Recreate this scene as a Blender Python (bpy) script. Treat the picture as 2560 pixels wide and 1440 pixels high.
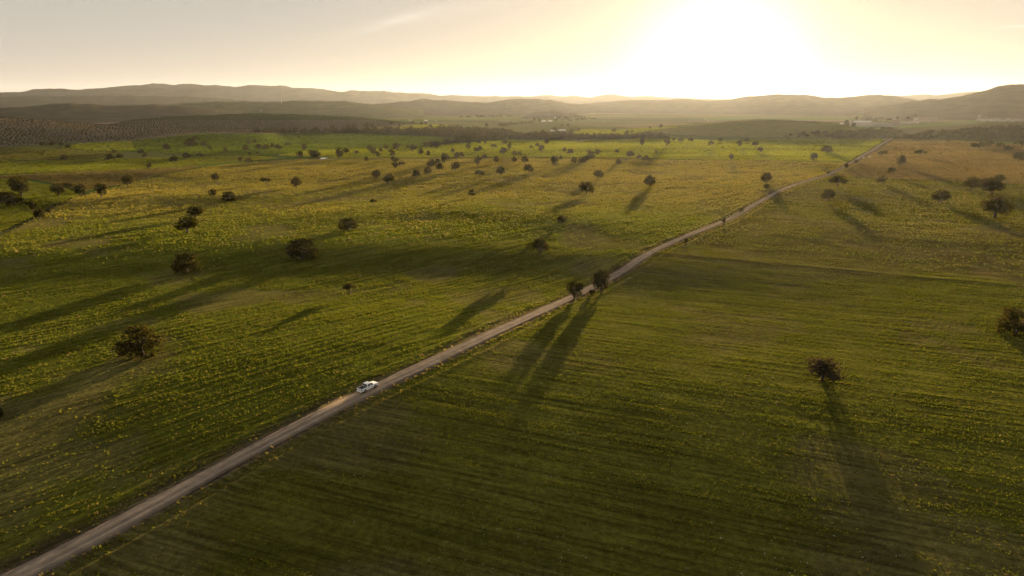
import bpy, bmesh, math, random
import numpy as np
from mathutils import Vector, Matrix, Euler

for o in list(bpy.data.objects):
    bpy.data.objects.remove(o)
SC = bpy.context.scene
COL = SC.collection
rng = np.random.default_rng(7)
random.seed(7)

# ------------------------------------------------------------------ camera, sky, sun, exposure
F, CX, CY, HOR = 1707.0, 1280.0, 720.0, 262.0      # photograph pixels (2560 wide)
CAMH = 68.0
PITCH = math.atan((CY - HOR) / F)
cam_d = bpy.data.cameras.new('camera')
cam = bpy.data.objects.new('camera', cam_d)
COL.objects.link(cam)
cam.location = (0, 0, CAMH)
cam.rotation_euler = (math.pi / 2 - PITCH, 0, 0)
cam_d.sensor_width = 36.0
cam_d.lens = 36.0 * F / 2560.0
cam_d.clip_start = 0.5
cam_d.clip_end = 60000
SC.camera = cam

SUN_EL, SUN_AZ = math.radians(2.8), math.radians(16.0)    # azimuth clockwise from the view axis (+Y)
SUN = Vector((math.sin(SUN_AZ) * math.cos(SUN_EL), math.cos(SUN_AZ) * math.cos(SUN_EL), math.sin(SUN_EL)))


def pixdir(x, y):
    u, v = (x - CX) / F, (y - CY) / F
    d = Vector((u, math.cos(PITCH) - v * math.sin(PITCH), -math.sin(PITCH) - v * math.cos(PITCH)))
    return d.normalized()


world = bpy.data.worlds.new('World')
SC.world = world
world.use_nodes = True
WN, WL = world.node_tree.nodes, world.node_tree.links
WN.clear()


def wmath(op, a, b=None):
    n = WN.new('ShaderNodeMath')
    n.operation = op
    for i, v in enumerate((a, b)):
        if v is None:
            continue
        if isinstance(v, (int, float)):
            n.inputs[i].default_value = v
        else:
            WL.new(v, n.inputs[i])
    return n.outputs[0]


def wdot(sock, vec):
    n = WN.new('ShaderNodeVectorMath')
    n.operation = 'DOT_PRODUCT'
    WL.new(sock, n.inputs[0])
    n.inputs[1].default_value = vec
    return n.outputs['Value']


def wmix(kind, fac, a, b):
    n = WN.new('ShaderNodeMix')
    n.data_type = 'RGBA'
    n.blend_type = kind
    for key, v in ((0, fac), (6, a), (7, b)):
        if isinstance(v, (int, float)):
            n.inputs[key].default_value = v
        elif isinstance(v, tuple):
            n.inputs[key].default_value = (*v, 1)
        else:
            WL.new(v, n.inputs[key])
    return n.outputs[2]


SKY_STRENGTH = 0.0180
sky = WN.new('ShaderNodeTexSky')
sky.sky_type = 'NISHITA'
sky.sun_disc = False
sky.sun_elevation = SUN_EL
sky.sun_rotation = SUN_AZ
sky.air_density, sky.dust_density, sky.ozone_density = 1.0, 1.5, 1.0
tc = WN.new('ShaderNodeTexCoord')
nrm = WN.new('ShaderNodeVectorMath')
nrm.operation = 'NORMALIZE'
WL.new(tc.outputs['Generated'], nrm.inputs[0])
D = nrm.outputs[0]
cosang = wmath('MAXIMUM', wdot(D, SUN), 0.0)
base = wmix('MULTIPLY', 1.0, sky.outputs[0], (0.16, 0.17, 0.20))


def wscale(colour, val):
    n = WN.new('ShaderNodeVectorMath')
    n.operation = 'SCALE'
    n.inputs[0].default_value = colour
    if isinstance(val, (int, float)):
        n.inputs['Scale'].default_value = val
    else:
        WL.new(val, n.inputs['Scale'])
    return n.outputs[0]


# thin evening haze, bright round the sun; even sky fill added for ambient light
glow1 = wscale((11.0, 10.0, 7.0), wmath('POWER', cosang, 240.0))
glow2 = wscale((0.7, 0.62, 0.46), wmath('POWER', cosang, 26.0))
sepz = WN.new('ShaderNodeSeparateXYZ')
WL.new(D, sepz.inputs[0])
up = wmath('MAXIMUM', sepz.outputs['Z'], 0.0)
fill_band = wmix('ADD', 1.0, wscale((3.75, 3.62, 3.45), 1.0), wscale((2.1, 1.5, 0.75), wmath('POWER', wmath('SUBTRACT', 1.0, up), 11.0)))  # even fill over the whole dome, added to lift ground shade, plus horizon band
# a wisp of cirrus and a short contrail
cl = []
for (p0, p1, wid, amp) in (((1000, 48), (900, 78), 0.0052, 0.9), ((1120, 28), (960, 58), 0.009, 0.45), ((2545, 66), (2500, 68), 0.0011, 1.0),
                           ((2360, 150), (2480, 146), 0.005, 0.25), ((1290, 136), (1330, 134), 0.0012, 0.3)):
    a, b = pixdir(*p0), pixdir(*p1)
    t = (b - a).normalized()
    half = (b - a).length
    n_ = a.cross(t).normalized()
    s = wmath('DIVIDE', wmath('SUBTRACT', wdot(D, t), a.dot(t)), half)
    w = wmath('DIVIDE', wdot(D, n_), wid)
    e = wmath('MULTIPLY', wmath('ADD', wmath('MULTIPLY', s, s), wmath('MULTIPLY', w, w)), -1.0)
    cl.append(wmath('MULTIPLY', wmath('POWER', 2.718, e), amp))
tot = cl[0]
for c in cl[1:]:
    tot = wmath('ADD', tot, c)
nz = WN.new('ShaderNodeTexNoise')
nz.inputs['Scale'].default_value = 26.0
nz.inputs['Detail'].default_value = 5.0
mp = WN.new('ShaderNodeMapping')
mp.inputs['Scale'].default_value = (0.5, 1, 3.5)
WL.new(D, mp.inputs[0])
WL.new(mp.outputs[0], nz.inputs['Vector'])
tot = wmath('MULTIPLY', wmath('MULTIPLY', tot, nz.outputs[0]), wmath('GREATER_THAN', sepz.outputs['Z'], 0.0))
cirrus = wscale((2.2, 2.0, 1.75), tot)
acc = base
for g in (glow1, glow2, fill_band, cirrus):
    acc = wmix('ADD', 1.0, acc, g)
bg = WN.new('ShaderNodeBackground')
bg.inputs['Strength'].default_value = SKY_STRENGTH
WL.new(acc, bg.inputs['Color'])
wo = WN.new('ShaderNodeOutputWorld')
WL.new(bg.outputs[0], wo.inputs['Surface'])

sun_d = bpy.data.lights.new('sun', 'SUN')
sun_d.energy = 5.0
sun_d.angle = math.radians(0.5)
sun_d.color = (1.0, 0.75, 0.43)
sun_o = bpy.data.objects.new('sun', sun_d)
COL.objects.link(sun_o)
sun_o.rotation_euler = (-SUN).to_track_quat('-Z', 'Y').to_euler()
sun_o.location = (0, 0, 200)

vs = SC.view_settings
vs.view_transform = 'Standard'
vs.look = 'None'
vs.exposure = 2.65
vs.gamma = 1.0
vs.use_curve_mapping = False
cy = SC.cycles
cy.max_bounces = 5
cy.diffuse_bounces = 2
cy.glossy_bounces = 2
cy.transmission_bounces = 4
cy.transparent_max_bounces = 8
cy.volume_bounces = 1
cy.caustics_reflective = False
cy.caustics_refractive = False
cy.use_denoising = True
cy.use_adaptive_sampling = True
cy.adaptive_threshold = 0.02

# ------------------------------------------------------------------ helpers


def hash2(i, j, seed):
    n = (i.astype(np.int64) * 374761393 + j.astype(np.int64) * 668265263 + seed * 974711) & 0x7fffffff
    n = ((n ^ (n >> 13)) * 1274126177) & 0x7fffffff
    n = (n ^ (n >> 16)) & 0x7fffffff
    return n / 0x7fffffff


def vnoise(x, y, seed=0):
    xi, yi = np.floor(x), np.floor(y)
    fx, fy = x - xi, y - yi
    fx, fy = fx * fx * (3 - 2 * fx), fy * fy * (3 - 2 * fy)
    a, b = hash2(xi, yi, seed), hash2(xi + 1, yi, seed)
    c, d = hash2(xi, yi + 1, seed), hash2(xi + 1, yi + 1, seed)
    return (a * (1 - fx) + b * fx) * (1 - fy) + (c * (1 - fx) + d * fx) * fy


def fbm(x, y, seed=0, octs=4):
    s, a, t = 0, 0.5, 0
    for k in range(octs):
        s = s + a * vnoise(x * 2 ** k, y * 2 ** k, seed + k * 17)
        t += a
        a *= 0.5
    return s / t


def sstep(a, b, x):
    t = np.clip((x - a) / (b - a), 0, 1)
    return t * t * (3 - 2 * t)


def flat(x, y, z=0.0):
    d = pixdir(x, y)
    t = (z - CAMH) / d.z
    return (d.x * t, d.y * t)


def project(x, y, z):
    """world -> photograph pixel"""
    zz = z - CAMH
    dep = y * math.cos(PITCH) - zz * math.sin(PITCH)
    upv = y * math.sin(PITCH) + zz * math.cos(PITCH)
    dep = np.where(dep < 1, 1, dep)
    return CX + F * x / dep, CY - F * upv / dep


def seg_dist(x, y, pts):
    """distance to a polyline and signed side (positive = side towards the camera / right of travel)"""
    best = np.full(x.shape, 1e9)
    side = np.zeros(x.shape)
    for (ax, ay), (bx, by) in zip(pts[:-1], pts[1:]):
        dx, dy = bx - ax, by - ay
        L2 = dx * dx + dy * dy
        t = np.clip(((x - ax) * dx + (y - ay) * dy) / L2, 0, 1)
        ex, ey = x - (ax + t * dx), y - (ay + t * dy)
        d = np.sqrt(ex * ex + ey * ey)
        cr = ex * dy - ey * dx
        m = d < best
        best = np.where(m, d, best)
        side = np.where(m, cr / (math.sqrt(L2) * np.maximum(d, 1e-6)), side)
    return best, side


def inpoly(px, py, poly):
    r = np.zeros(px.shape, bool)
    n = len(poly)
    for i in range(n):
        x1, y1 = poly[i]
        x2, y2 = poly[(i + 1) % n]
        if y1 == y2:
            continue
        c = ((y1 > py) != (y2 > py)) & (px < (x2 - x1) * (py - y1) / (y2 - y1) + x1)
        r ^= c
    return r


ROAD_PX = [(-160, 1545), (48, 1438), (320, 1296), (640, 1122), (950, 965), (1110, 892), (1280, 812), (1420, 749), (1480, 720), (1540, 688), (1655, 618),
           (1805, 556), (1920, 493), (1945, 480), (1995, 460), (2045, 446), (2075, 436), (2100, 423), (2120, 412), (2145, 397), (2170, 382), (2195, 367),
           (2222, 351), (2232, 347)]
ROAD_W = 4.6

# crests of the low swells of the plain: pixel polyline, height, width of the near slope, width of the far slope
SWELLS = [
    ([(-300, 640), (0, 640), (250, 632), (450, 622), (700, 612), (950, 622), (1200, 622), (1400, 640), (1560, 655)], 4.8, 42, 85),
    ([(900, 545), (1050, 532), (1200, 535), (1330, 548), (1420, 560)], 2.8, 24, 60),
    ([(230, 505), (330, 497), (450, 494), (600, 492)], 2.6, 26, 55),
    ([(1700, 596), (1900, 590), (2150, 588), (2400, 600), (2700, 612)], 1.1, 22, 60),
    ([(1560, 652), (1640, 650), (1850, 664), (2150, 686), (2560, 718), (2800, 738)], 0.35, 1.4, 4),
    ([(-200, 1040), (200, 1010), (500, 985), (800, 940), (1000, 925)], 2.5, 75, 75),
    ([(1150, 960), (1500, 980), (1900, 1010), (2300, 1040), (2800, 1080)], 3.6, 75, 80),
    ([(1250, 380), (1450, 376), (1700, 374), (1950, 371), (2150, 366)], 3.0, 60, 120),
    ([(100, 400), (250, 395), (400, 389), (600, 384)], 2.5, 55, 90),
    ([(-100, 440), (80, 436), (260, 436), (420, 432)], 3.0, 50, 90),
    ([(1900, 400), (2200, 420), (2500, 452), (2700, 470)], 2.6, 60, 110),
    ([(560, 352), (750, 345), (950, 347), (1100, 352)], 4.0, 110, 150),
]
SWELLS = [([flat(*p) for p in pl], a, w1, w2) for pl, a, w1, w2 in SWELLS]

# hills inside the ground sheet: skyline pixels, distance, near width, far width
HILLS = [
    ([(-900, 285), (-300, 288), (0, 294), (100, 301), (200, 309), (300, 316), (400, 320), (520, 324), (640, 328), (720, 336)], 1620, 300, 260),
    ([(150, 330), (200, 320), (260, 312), (330, 301), (400, 292), (500, 287), (640, 283), (740, 285), (860, 290), (930, 297), (1000, 303), (1060, 311), (1120, 320)], 2350, 420, 400),
    ([(1430, 340), (1500, 337), (1560, 333), (1680, 318), (1760, 308), (1850, 301), (1940, 300), (2030, 303), (2080, 310), (2110, 318), (2170, 331), (2230, 345)], 1900, 250, 320),
    ([(2200, 330), (2330, 322), (2450, 312), (2560, 305), (2750, 300), (3200, 296)], 2250, 380, 500),
]


def sky_fn(pts):
    az, tn = [], []
    for p in pts:
        d = pixdir(*p)
        az.append(math.atan2(d.x, d.y))
        tn.append(d.z / math.hypot(d.x, d.y))
    return np.array(az), np.array(tn)


HILLS = [(sky_fn(p), R, w1, w2) for p, R, w1, w2 in HILLS]


def terrain(x, y):
    x = np.asarray(x, float)
    y = np.asarray(y, float)
    r = np.hypot(x, y)
    az = np.arctan2(x, y)
    z = np.zeros(x.shape)
    for pl, a, w1, w2 in SWELLS:
        d, s = seg_dist(x, y, pl)
        # polylines run left to right, so the camera side is to the right of travel
        w = w2 + (w1 - w2) * (0.5 + 0.5 * np.clip(s, -1, 1))
        z += 0.68 * a * np.exp(-(d / w) ** 2)
    z += (fbm(x / 140, y / 140, 3, 3) - 0.5) * 1.8 * sstep(50, 120, r)
    z += (fbm(x / 26, y / 26, 5, 3) - 0.5) * 0.28
    far = sstep(900, 2500, r)
    z += far * (fbm(x / 700, y / 700, 11, 3) - 0.5) * 18
    hz = np.zeros(x.shape)
    for (ha, ht), R, w1, w2 in HILLS:
        crest = CAMH + R * np.interp(az, ha, ht)
        crest = np.maximum(crest, 0)
        taper = sstep(ha[0], ha[0] + 0.03, az) * (1 - sstep(ha[-1] - 0.03, ha[-1], az))
        dr = r - R
        w = np.where(dr < 0, w1, w2)
        hz = np.maximum(hz, crest * taper * np.exp(-(dr / w) ** 2) * np.where(np.abs(az) < 1.5, 1, 0))
    return z * (1 - 0.75 * sstep(5, 40, hz)) + hz + sstep(5, 30, hz) * (fbm(x / 90, y / 90, 29, 3) - 0.5) * 4


RGRID = np.geomspace(40, 9000, 1000)


def at_many(pix):
    """the points of the ground seen at photograph pixels"""
    D_ = np.array([tuple(pixdir(x, y)) for x, y in pix])
    h = np.hypot(D_[:, 0], D_[:, 1])
    ux, uy, sl = D_[:, 0] / h, D_[:, 1] / h, D_[:, 2] / h
    zt = terrain(ux[:, None] * RGRID, uy[:, None] * RGRID)
    g = CAMH + sl[:, None] * RGRID - zt
    below = g < 0
    k_ = np.where(below.any(1), below.argmax(1), len(RGRID) - 1)
    k_ = np.maximum(k_, 1)
    a_ = np.arange(len(pix))
    g0, g1 = g[a_, k_ - 1], g[a_, k_]
    t = np.clip(g0 / np.where(np.abs(g0 - g1) < 1e-9, 1e-9, g0 - g1), 0, 1)
    m = RGRID[k_ - 1] + t * (RGRID[k_] - RGRID[k_ - 1])
    z = zt[a_, k_ - 1] + t * (zt[a_, k_] - zt[a_, k_ - 1])
    return np.stack([ux * m, uy * m, z], -1)


def at(px, py):
    return Vector(at_many([(px, py)])[0])


ROAD = []
for p in ROAD_PX:
    v = at(*p) if p[1] < 1500 else Vector((*flat(*p), 0))
    ROAD.append((v.x, v.y))
# resample with a smooth curve
_p = np.array(ROAD)
_s = np.concatenate([[0], np.cumsum(np.hypot(*np.diff(_p, axis=0).T))])


def catmull(P, n):
    out = []
    for i in range(len(P) - 1):
        p0, p1, p2, p3 = P[max(i - 1, 0)], P[i], P[i + 1], P[min(i + 2, len(P) - 1)]
        L = np.hypot(*(p2 - p1))
        k = max(2, int(L / n))
        for t in np.linspace(0, 1, k, endpoint=False):
            # centripetal enough: tangents limited by the segment length
            m1 = (p2 - p0) / max(np.hypot(*(p2 - p0)), 1e-6) * L
            m2 = (p3 - p1) / max(np.hypot(*(p3 - p1)), 1e-6) * L
            t2, t3 = t * t, t * t * t
            out.append((2 * t3 - 3 * t2 + 1) * p1 + (t3 - 2 * t2 + t) * m1 + (-2 * t3 + 3 * t2) * p2 + (t3 - t2) * m2)
    out.append(P[-1])
    return np.array(out)


ROADC = catmull(_p, 3.0)
ROAD_COARSE = [tuple(q) for q in ROADC[::4]] + [tuple(ROADC[-1])]


def road_dist(x, y):
    return seg_dist(x, y, ROAD_COARSE)


def link(name, me, mat=None, parent=None):
    o = bpy.data.objects.new(name, me)
    COL.objects.link(o)
    if mat is not None and me is not None:
        for m in (mat if isinstance(mat, (list, tuple)) else (mat,)):
            me.materials.append(m)
    if parent is not None:
        o.parent = parent
    return o


def tag(o, label=None, cat=None, group=None, kind=None):
    if label:
        o['label'] = label
    if cat:
        o['category'] = cat
    if group:
        o['group'] = group
    if kind:
        o['kind'] = kind
    return o


def empty(name, loc, rz=0.0):
    o = bpy.data.objects.new(name, None)
    COL.objects.link(o)
    o.location = loc
    o.rotation_euler = (0, 0, rz)
    o.empty_display_size = 0.5
    return o


def np_mesh(name, verts, quads=None, tris=None):
    me = bpy.data.meshes.new(name)
    verts = np.ascontiguousarray(verts, dtype=np.float32)
    me.vertices.add(len(verts))
    me.vertices.foreach_set('co', verts.ravel())
    nq = 0 if quads is None else len(quads)
    nt = 0 if tris is None else len(tris)
    idx, st = [], []
    if nq:
        idx.append(np.asarray(quads).ravel())
        st.append(np.arange(nq) * 4)
    if nt:
        idx.append(np.asarray(tris).ravel())
        st.append(nq * 4 + np.arange(nt) * 3)
    if idx:
        idx = np.concatenate(idx).astype(np.int32)
        st = np.concatenate(st).astype(np.int32)
        me.loops.add(len(idx))
        me.loops.foreach_set('vertex_index', idx)
        me.polygons.add(nq + nt)
        me.polygons.foreach_set('loop_start', st)
    me.update(calc_edges=True)
    me.validate()
    return me


def set_attr(me, name, typ, arr, dom='POINT'):
    a = me.attributes.new(name, typ, dom)
    key = {'FLOAT': 'value', 'INT': 'value', 'FLOAT_COLOR': 'color', 'FLOAT_VECTOR': 'vector'}[typ]
    a.data.foreach_set(key, np.ascontiguousarray(arr, dtype=np.int32 if typ == 'INT' else np.float32).ravel())


# ------------------------------------------------------------------ materials


class NT:
    def __init__(self, name):
        self.m = bpy.data.materials.new(name)
        self.m.use_nodes = True
        self.t = self.m.node_tree
        self.t.nodes.clear()
        self.out = self.t.nodes.new('ShaderNodeOutputMaterial')

    def n(self, typ, **kw):
        nd = self.t.nodes.new(typ)
        for k, v in kw.items():
            if k.startswith('i_'):
                key = k[2:].replace('_', ' ')
                nd.inputs[key].default_value = v
            else:
                setattr(nd, k, v)
        return nd

    def l(self, a, b):
        self.t.links.new(a, b)
        return self

    def mix(self, kind, fac, a, b):
        nd = self.n('ShaderNodeMix', data_type='RGBA', blend_type=kind)
        for key, v in ((0, fac), (6, a), (7, b)):
            if isinstance(v, (int, float)):
                nd.inputs[key].default_value = v
            elif isinstance(v, tuple):
                nd.inputs[key].default_value = (*v[:3], 1)
            else:
                self.l(v, nd.inputs[key])
        return nd.outputs[2]

    def ramp(self, sock, stops):
        nd = self.n('ShaderNodeValToRGB')
        e = nd.color_ramp.elements
        while len(e) < len(stops):
            e.new(0.5)
        for k, (p, c) in enumerate(stops):
            e[k].position = p
            e[k].color = (*c, 1) if isinstance(c, tuple) else (c, c, c, 1)
        self.l(sock, nd.inputs[0])
        return nd.outputs[0]

    def noise(self, vec, scale, detail=4, rough=0.55):
        nd = self.n('ShaderNodeTexNoise')
        nd.inputs['Scale'].default_value = scale
        nd.inputs['Detail'].default_value = detail
        nd.inputs['Roughness'].default_value = rough
        if vec is not None:
            self.l(vec, nd.inputs['Vector'])
        return nd.outputs['Fac']

    def bump(self, h, strength, dist):
        nd = self.n('ShaderNodeBump')
        nd.inputs['Strength'].default_value = strength
        nd.inputs['Distance'].default_value = dist
        self.l(h, nd.inputs['Height'])
        return nd.outputs[0]


def paint(name, col, rough=0.5, metal=0.0, noise=0.12, scale=3.0, coat=0.0):
    k = NT(name)
    co = k.n('ShaderNodeTexCoord').outputs['Object']
    f = k.noise(co, scale, 5)
    c = k.mix('MIX', f, tuple(v * (1 - noise) for v in col), tuple(min(1, v * (1 + noise)) for v in col))
    b = k.n('ShaderNodeBsdfPrincipled')
    k.l(c, b.inputs['Base Color'])
    b.inputs['Roughness'].default_value = rough
    b.inputs['Metallic'].default_value = metal
    b.inputs['Coat Weight'].default_value = coat
    k.l(b.outputs[0], k.out.inputs[0])
    return k.m


def leafmat(name, lo, hi, trans=0.35, tcol=(1.0, 0.9, 0.35)):
    k = NT(name)
    co = k.n('ShaderNodeTexCoord').outputs['Object']
    oi = k.n('ShaderNodeObjectInfo')
    f = k.noise(co, 9.0, 4)
    f2 = k.n('ShaderNodeMath', operation='ADD')
    k.l(f, f2.inputs[0])
    r = k.n('ShaderNodeMath', operation='MULTIPLY_ADD')
    k.l(oi.outputs['Random'], r.inputs[0])
    r.inputs[1].default_value = 0.4
    r.inputs[2].default_value = -0.2
    k.l(r.outputs[0], f2.inputs[1])
    c = k.ramp(f2.outputs[0], [(0.25, lo), (0.75, hi)])
    d = k.n('ShaderNodeBsdfDiffuse')
    k.l(c, d.inputs['Color'])
    t = k.n('ShaderNodeBsdfTranslucent')
    k.l(k.mix('MULTIPLY', 1.0, c, tcol), t.inputs['Color'])
    m = k.n('ShaderNodeMixShader')
    m.inputs[0].default_value = trans
    k.l(d.outputs[0], m.inputs[1])
    k.l(t.outputs[0], m.inputs[2])
    k.l(m.outputs[0], k.out.inputs[0])
    return k.m


def ground_mat():
    k = NT('field_ground')
    co = k.n('ShaderNodeTexCoord').outputs['Object']
    at_ = k.n('ShaderNodeAttribute', attribute_name='tone')
    f1 = k.noise(co, 0.9, 5, 0.65)
    f2 = k.noise(co, 0.06, 4)
    v1 = k.ramp(f1, [(0.3, 0.62), (0.7, 1.38)])
    v2 = k.ramp(f2, [(0.3, 0.8), (0.7, 1.2)])
    c = k.mix('MULTIPLY', 1.0, k.mix('MULTIPLY', 1.0, at_.outputs['Color'], v1), v2)
    rw = k.n('ShaderNodeAttribute', attribute_name='rowco')
    st = k.n('ShaderNodeAttribute', attribute_name='rowamt')
    s1 = k.ramp(k.noise(rw.outputs['Vector'], 1.0, 3, 0.6), [(0.32, 0.52), (0.68, 1.48)])
    c = k.mix('MULTIPLY', st.outputs['Fac'], c, s1)
    h = k.n('ShaderNodeMath', operation='ADD')
    k.l(k.noise(co, 1.4, 4, 0.7), h.inputs[0])
    k.l(k.noise(co, 0.25, 3, 0.6), h.inputs[1])
    d = k.n('ShaderNodeBsdfDiffuse')
    k.l(c, d.inputs['Color'])
    k.l(k.bump(h.outputs[0], 0.9, 0.7), d.inputs['Normal'])
    k.l(d.outputs[0], k.out.inputs[0])
    return k.m


def hill_mat(name, lo, hi, scale=0.012):
    k = NT(name)
    co = k.n('ShaderNodeTexCoord').outputs['Object']
    f = k.noise(co, scale, 6, 0.6)
    c = k.ramp(f, [(0.3, lo), (0.7, hi)])
    d = k.n('ShaderNodeBsdfDiffuse')
    k.l(c, d.inputs['Color'])
    k.l(k.bump(k.noise(co, 0.05, 5, 0.7), 0.6, 14.0), d.inputs['Normal'])
    k.l(d.outputs[0], k.out.inputs[0])
    return k.m


def tuft_mat(name, trans=0.5):
    k = NT(name)
    a = k.n('ShaderNodeAttribute', attribute_name='tint', attribute_type='INSTANCER')
    d = k.n('ShaderNodeBsdfDiffuse')
    k.l(a.outputs['Color'], d.inputs['Color'])
    t = k.n('ShaderNodeBsdfTranslucent')
    k.l(k.mix('MULTIPLY', 1.0, a.outputs['Color'], (1.0, 0.95, 0.5)), t.inputs['Color'])
    m = k.n('ShaderNodeMixShader')
    m.inputs[0].default_value = trans
    k.l(d.outputs[0], m.inputs[1])
    k.l(t.outputs[0], m.inputs[2])
    k.l(m.outputs[0], k.out.inputs[0])
    return k.m


M_GROUND = ground_mat()
M_LEAF = leafmat('oak_leaves', (0.020, 0.020, 0.007), (0.056, 0.050, 0.016), 0.38)
M_TAWNY = leafmat('tawny_leaves', (0.038, 0.031, 0.019), (0.078, 0.062, 0.038), 0.3)
M_OLIVE = leafmat('olive_leaves', (0.034, 0.032, 0.021), (0.070, 0.065, 0.046), 0.2)
M_BARK = paint('oak_bark', (0.06, 0.042, 0.028), 0.95, noise=0.4, scale=8)
M_TUFT = tuft_mat('crop_leaves')

# ------------------------------------------------------------------ the ground sheet
azs = np.concatenate([np.radians(np.arange(-180, -48, 3.0)), np.radians(np.linspace(-48, 48, 1000)), np.radians(np.arange(51, 180, 3.0))])
rs = [18.0]
while rs[-1] < 18000:
    r = rs[-1]
    rs.append(r + min(max(r * r / (CAMH * 683) * 1.35, 0.28), 0.0125 * r))
rs = np.array(rs)
AZ, RR = np.meshgrid(azs, rs)
GX, GY = RR * np.sin(AZ), RR * np.cos(AZ)
GX, GY = GX.ravel(), GY.ravel()
GR = np.hypot(GX, GY)
GZ = terrain(GX, GY)
near = GR < 2500
rd = np.full(GX.shape, 1e6)
rsd = np.zeros(GX.shape)
rd[near], rsd[near] = road_dist(GX[near], GY[near])
GZ = GZ - 0.30 * (1 - sstep(1.9, 3.0, rd)) - 0.30 * np.exp(-((rd - 4.6) / 1.1) ** 2) * (GR < 700) + 0.22 * np.exp(-((rd - 6.8) / 1.0) ** 2) * (GR < 700)
PX, PY = project(GX, GY, GZ)
INF = (GY > 5)


def colr(*c):
    return np.array(c, float)


SOIL = colr(0.105, 0.078, 0.038)
GULLY_PX = [(-60, 600), (0, 583), (50, 558), (95, 537), (130, 515), (165, 500), (205, 488), (250, 482)]
LEFT_FIELD = [(-900, 700), (0, 592), (60, 560), (130, 515), (205, 488), (300, 465), (400, 440), (520, 416), (640, 405), (740, 398), (860, 395), (1000, 395),
              (1280, 393), (1500, 393), (1700, 399), (1900, 401), (2130, 405), (2060, 438), (1930, 483), (1640, 620), (1420, 749), (950, 965), (48, 1438), (-300, 1640), (-1500, 1640)]
STRIP = [(860, 395), (690, 388), (760, 378), (900, 372), (1060, 366), (1150, 357), (1280, 350), (1450, 351), (1600, 346), (1800, 350), (2000, 347), (2215, 347), (2175, 380), (2130, 404), (1700, 398), (1500, 392), (1280, 392)]
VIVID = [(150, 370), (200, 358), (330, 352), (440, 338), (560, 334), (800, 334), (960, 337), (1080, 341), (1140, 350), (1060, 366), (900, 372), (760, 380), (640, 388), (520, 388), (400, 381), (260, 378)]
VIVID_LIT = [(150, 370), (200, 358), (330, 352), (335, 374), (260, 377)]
RIGHT_FIELD = [(2130, 408), (2060, 442), (1940, 484), (1640, 626), (1420, 755), (950, 972), (48, 1450), (-300, 1650), (4200, 1650), (4200, 560), (2700, 470), (2560, 460), (2380, 452), (2250, 448), (2130, 444)]
RIGHT_BROWN = [(2222, 352), (2290, 352), (2400, 352), (2560, 362), (3300, 380), (3300, 520), (2700, 470), (2560, 460), (2380, 452), (2250, 448), (2100, 440), (2130, 406)]
MID_GREEN = [(830, 326), (900, 322), (1020, 313), (1100, 311), (1140, 314), (1130, 322), (1040, 323), (940, 325)]
MID_GREEN2 = [(1420, 335), (1460, 323), (1540, 325), (1700, 315), (1830, 306), (1760, 312), (1660, 322), (1560, 337), (1440, 339)]
MID_GREEN3 = [(940, 293), (1100, 291), (1300, 293), (1420, 299), (1420, 302), (1300, 300), (1100, 299), (960, 299)]
LEFT_BANDS = [([(-900, 470), (0, 405), (150, 400), (330, 396), (520, 390), (640, 389), (700, 395), (520, 410), (400, 420), (200, 428), (0, 436), (-600, 470)], (0.078, 0.088, 0.010)),
              ([(-900, 440), (0, 368), (160, 372), (300, 383), (250, 396), (100, 400), (0, 404)], (0.072, 0.072, 0.018)),
              ([(-300, 460), (0, 440), (200, 428), (400, 421), (520, 413), (400, 438), (300, 462), (205, 478), (100, 450), (0, 447)], (0.085, 0.070, 0.028)),
              ([(-300, 470), (0, 447), (60, 452), (160, 470), (200, 486), (130, 512), (60, 552), (0, 578), (-300, 660)], (0.074, 0.082, 0.012))]


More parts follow.
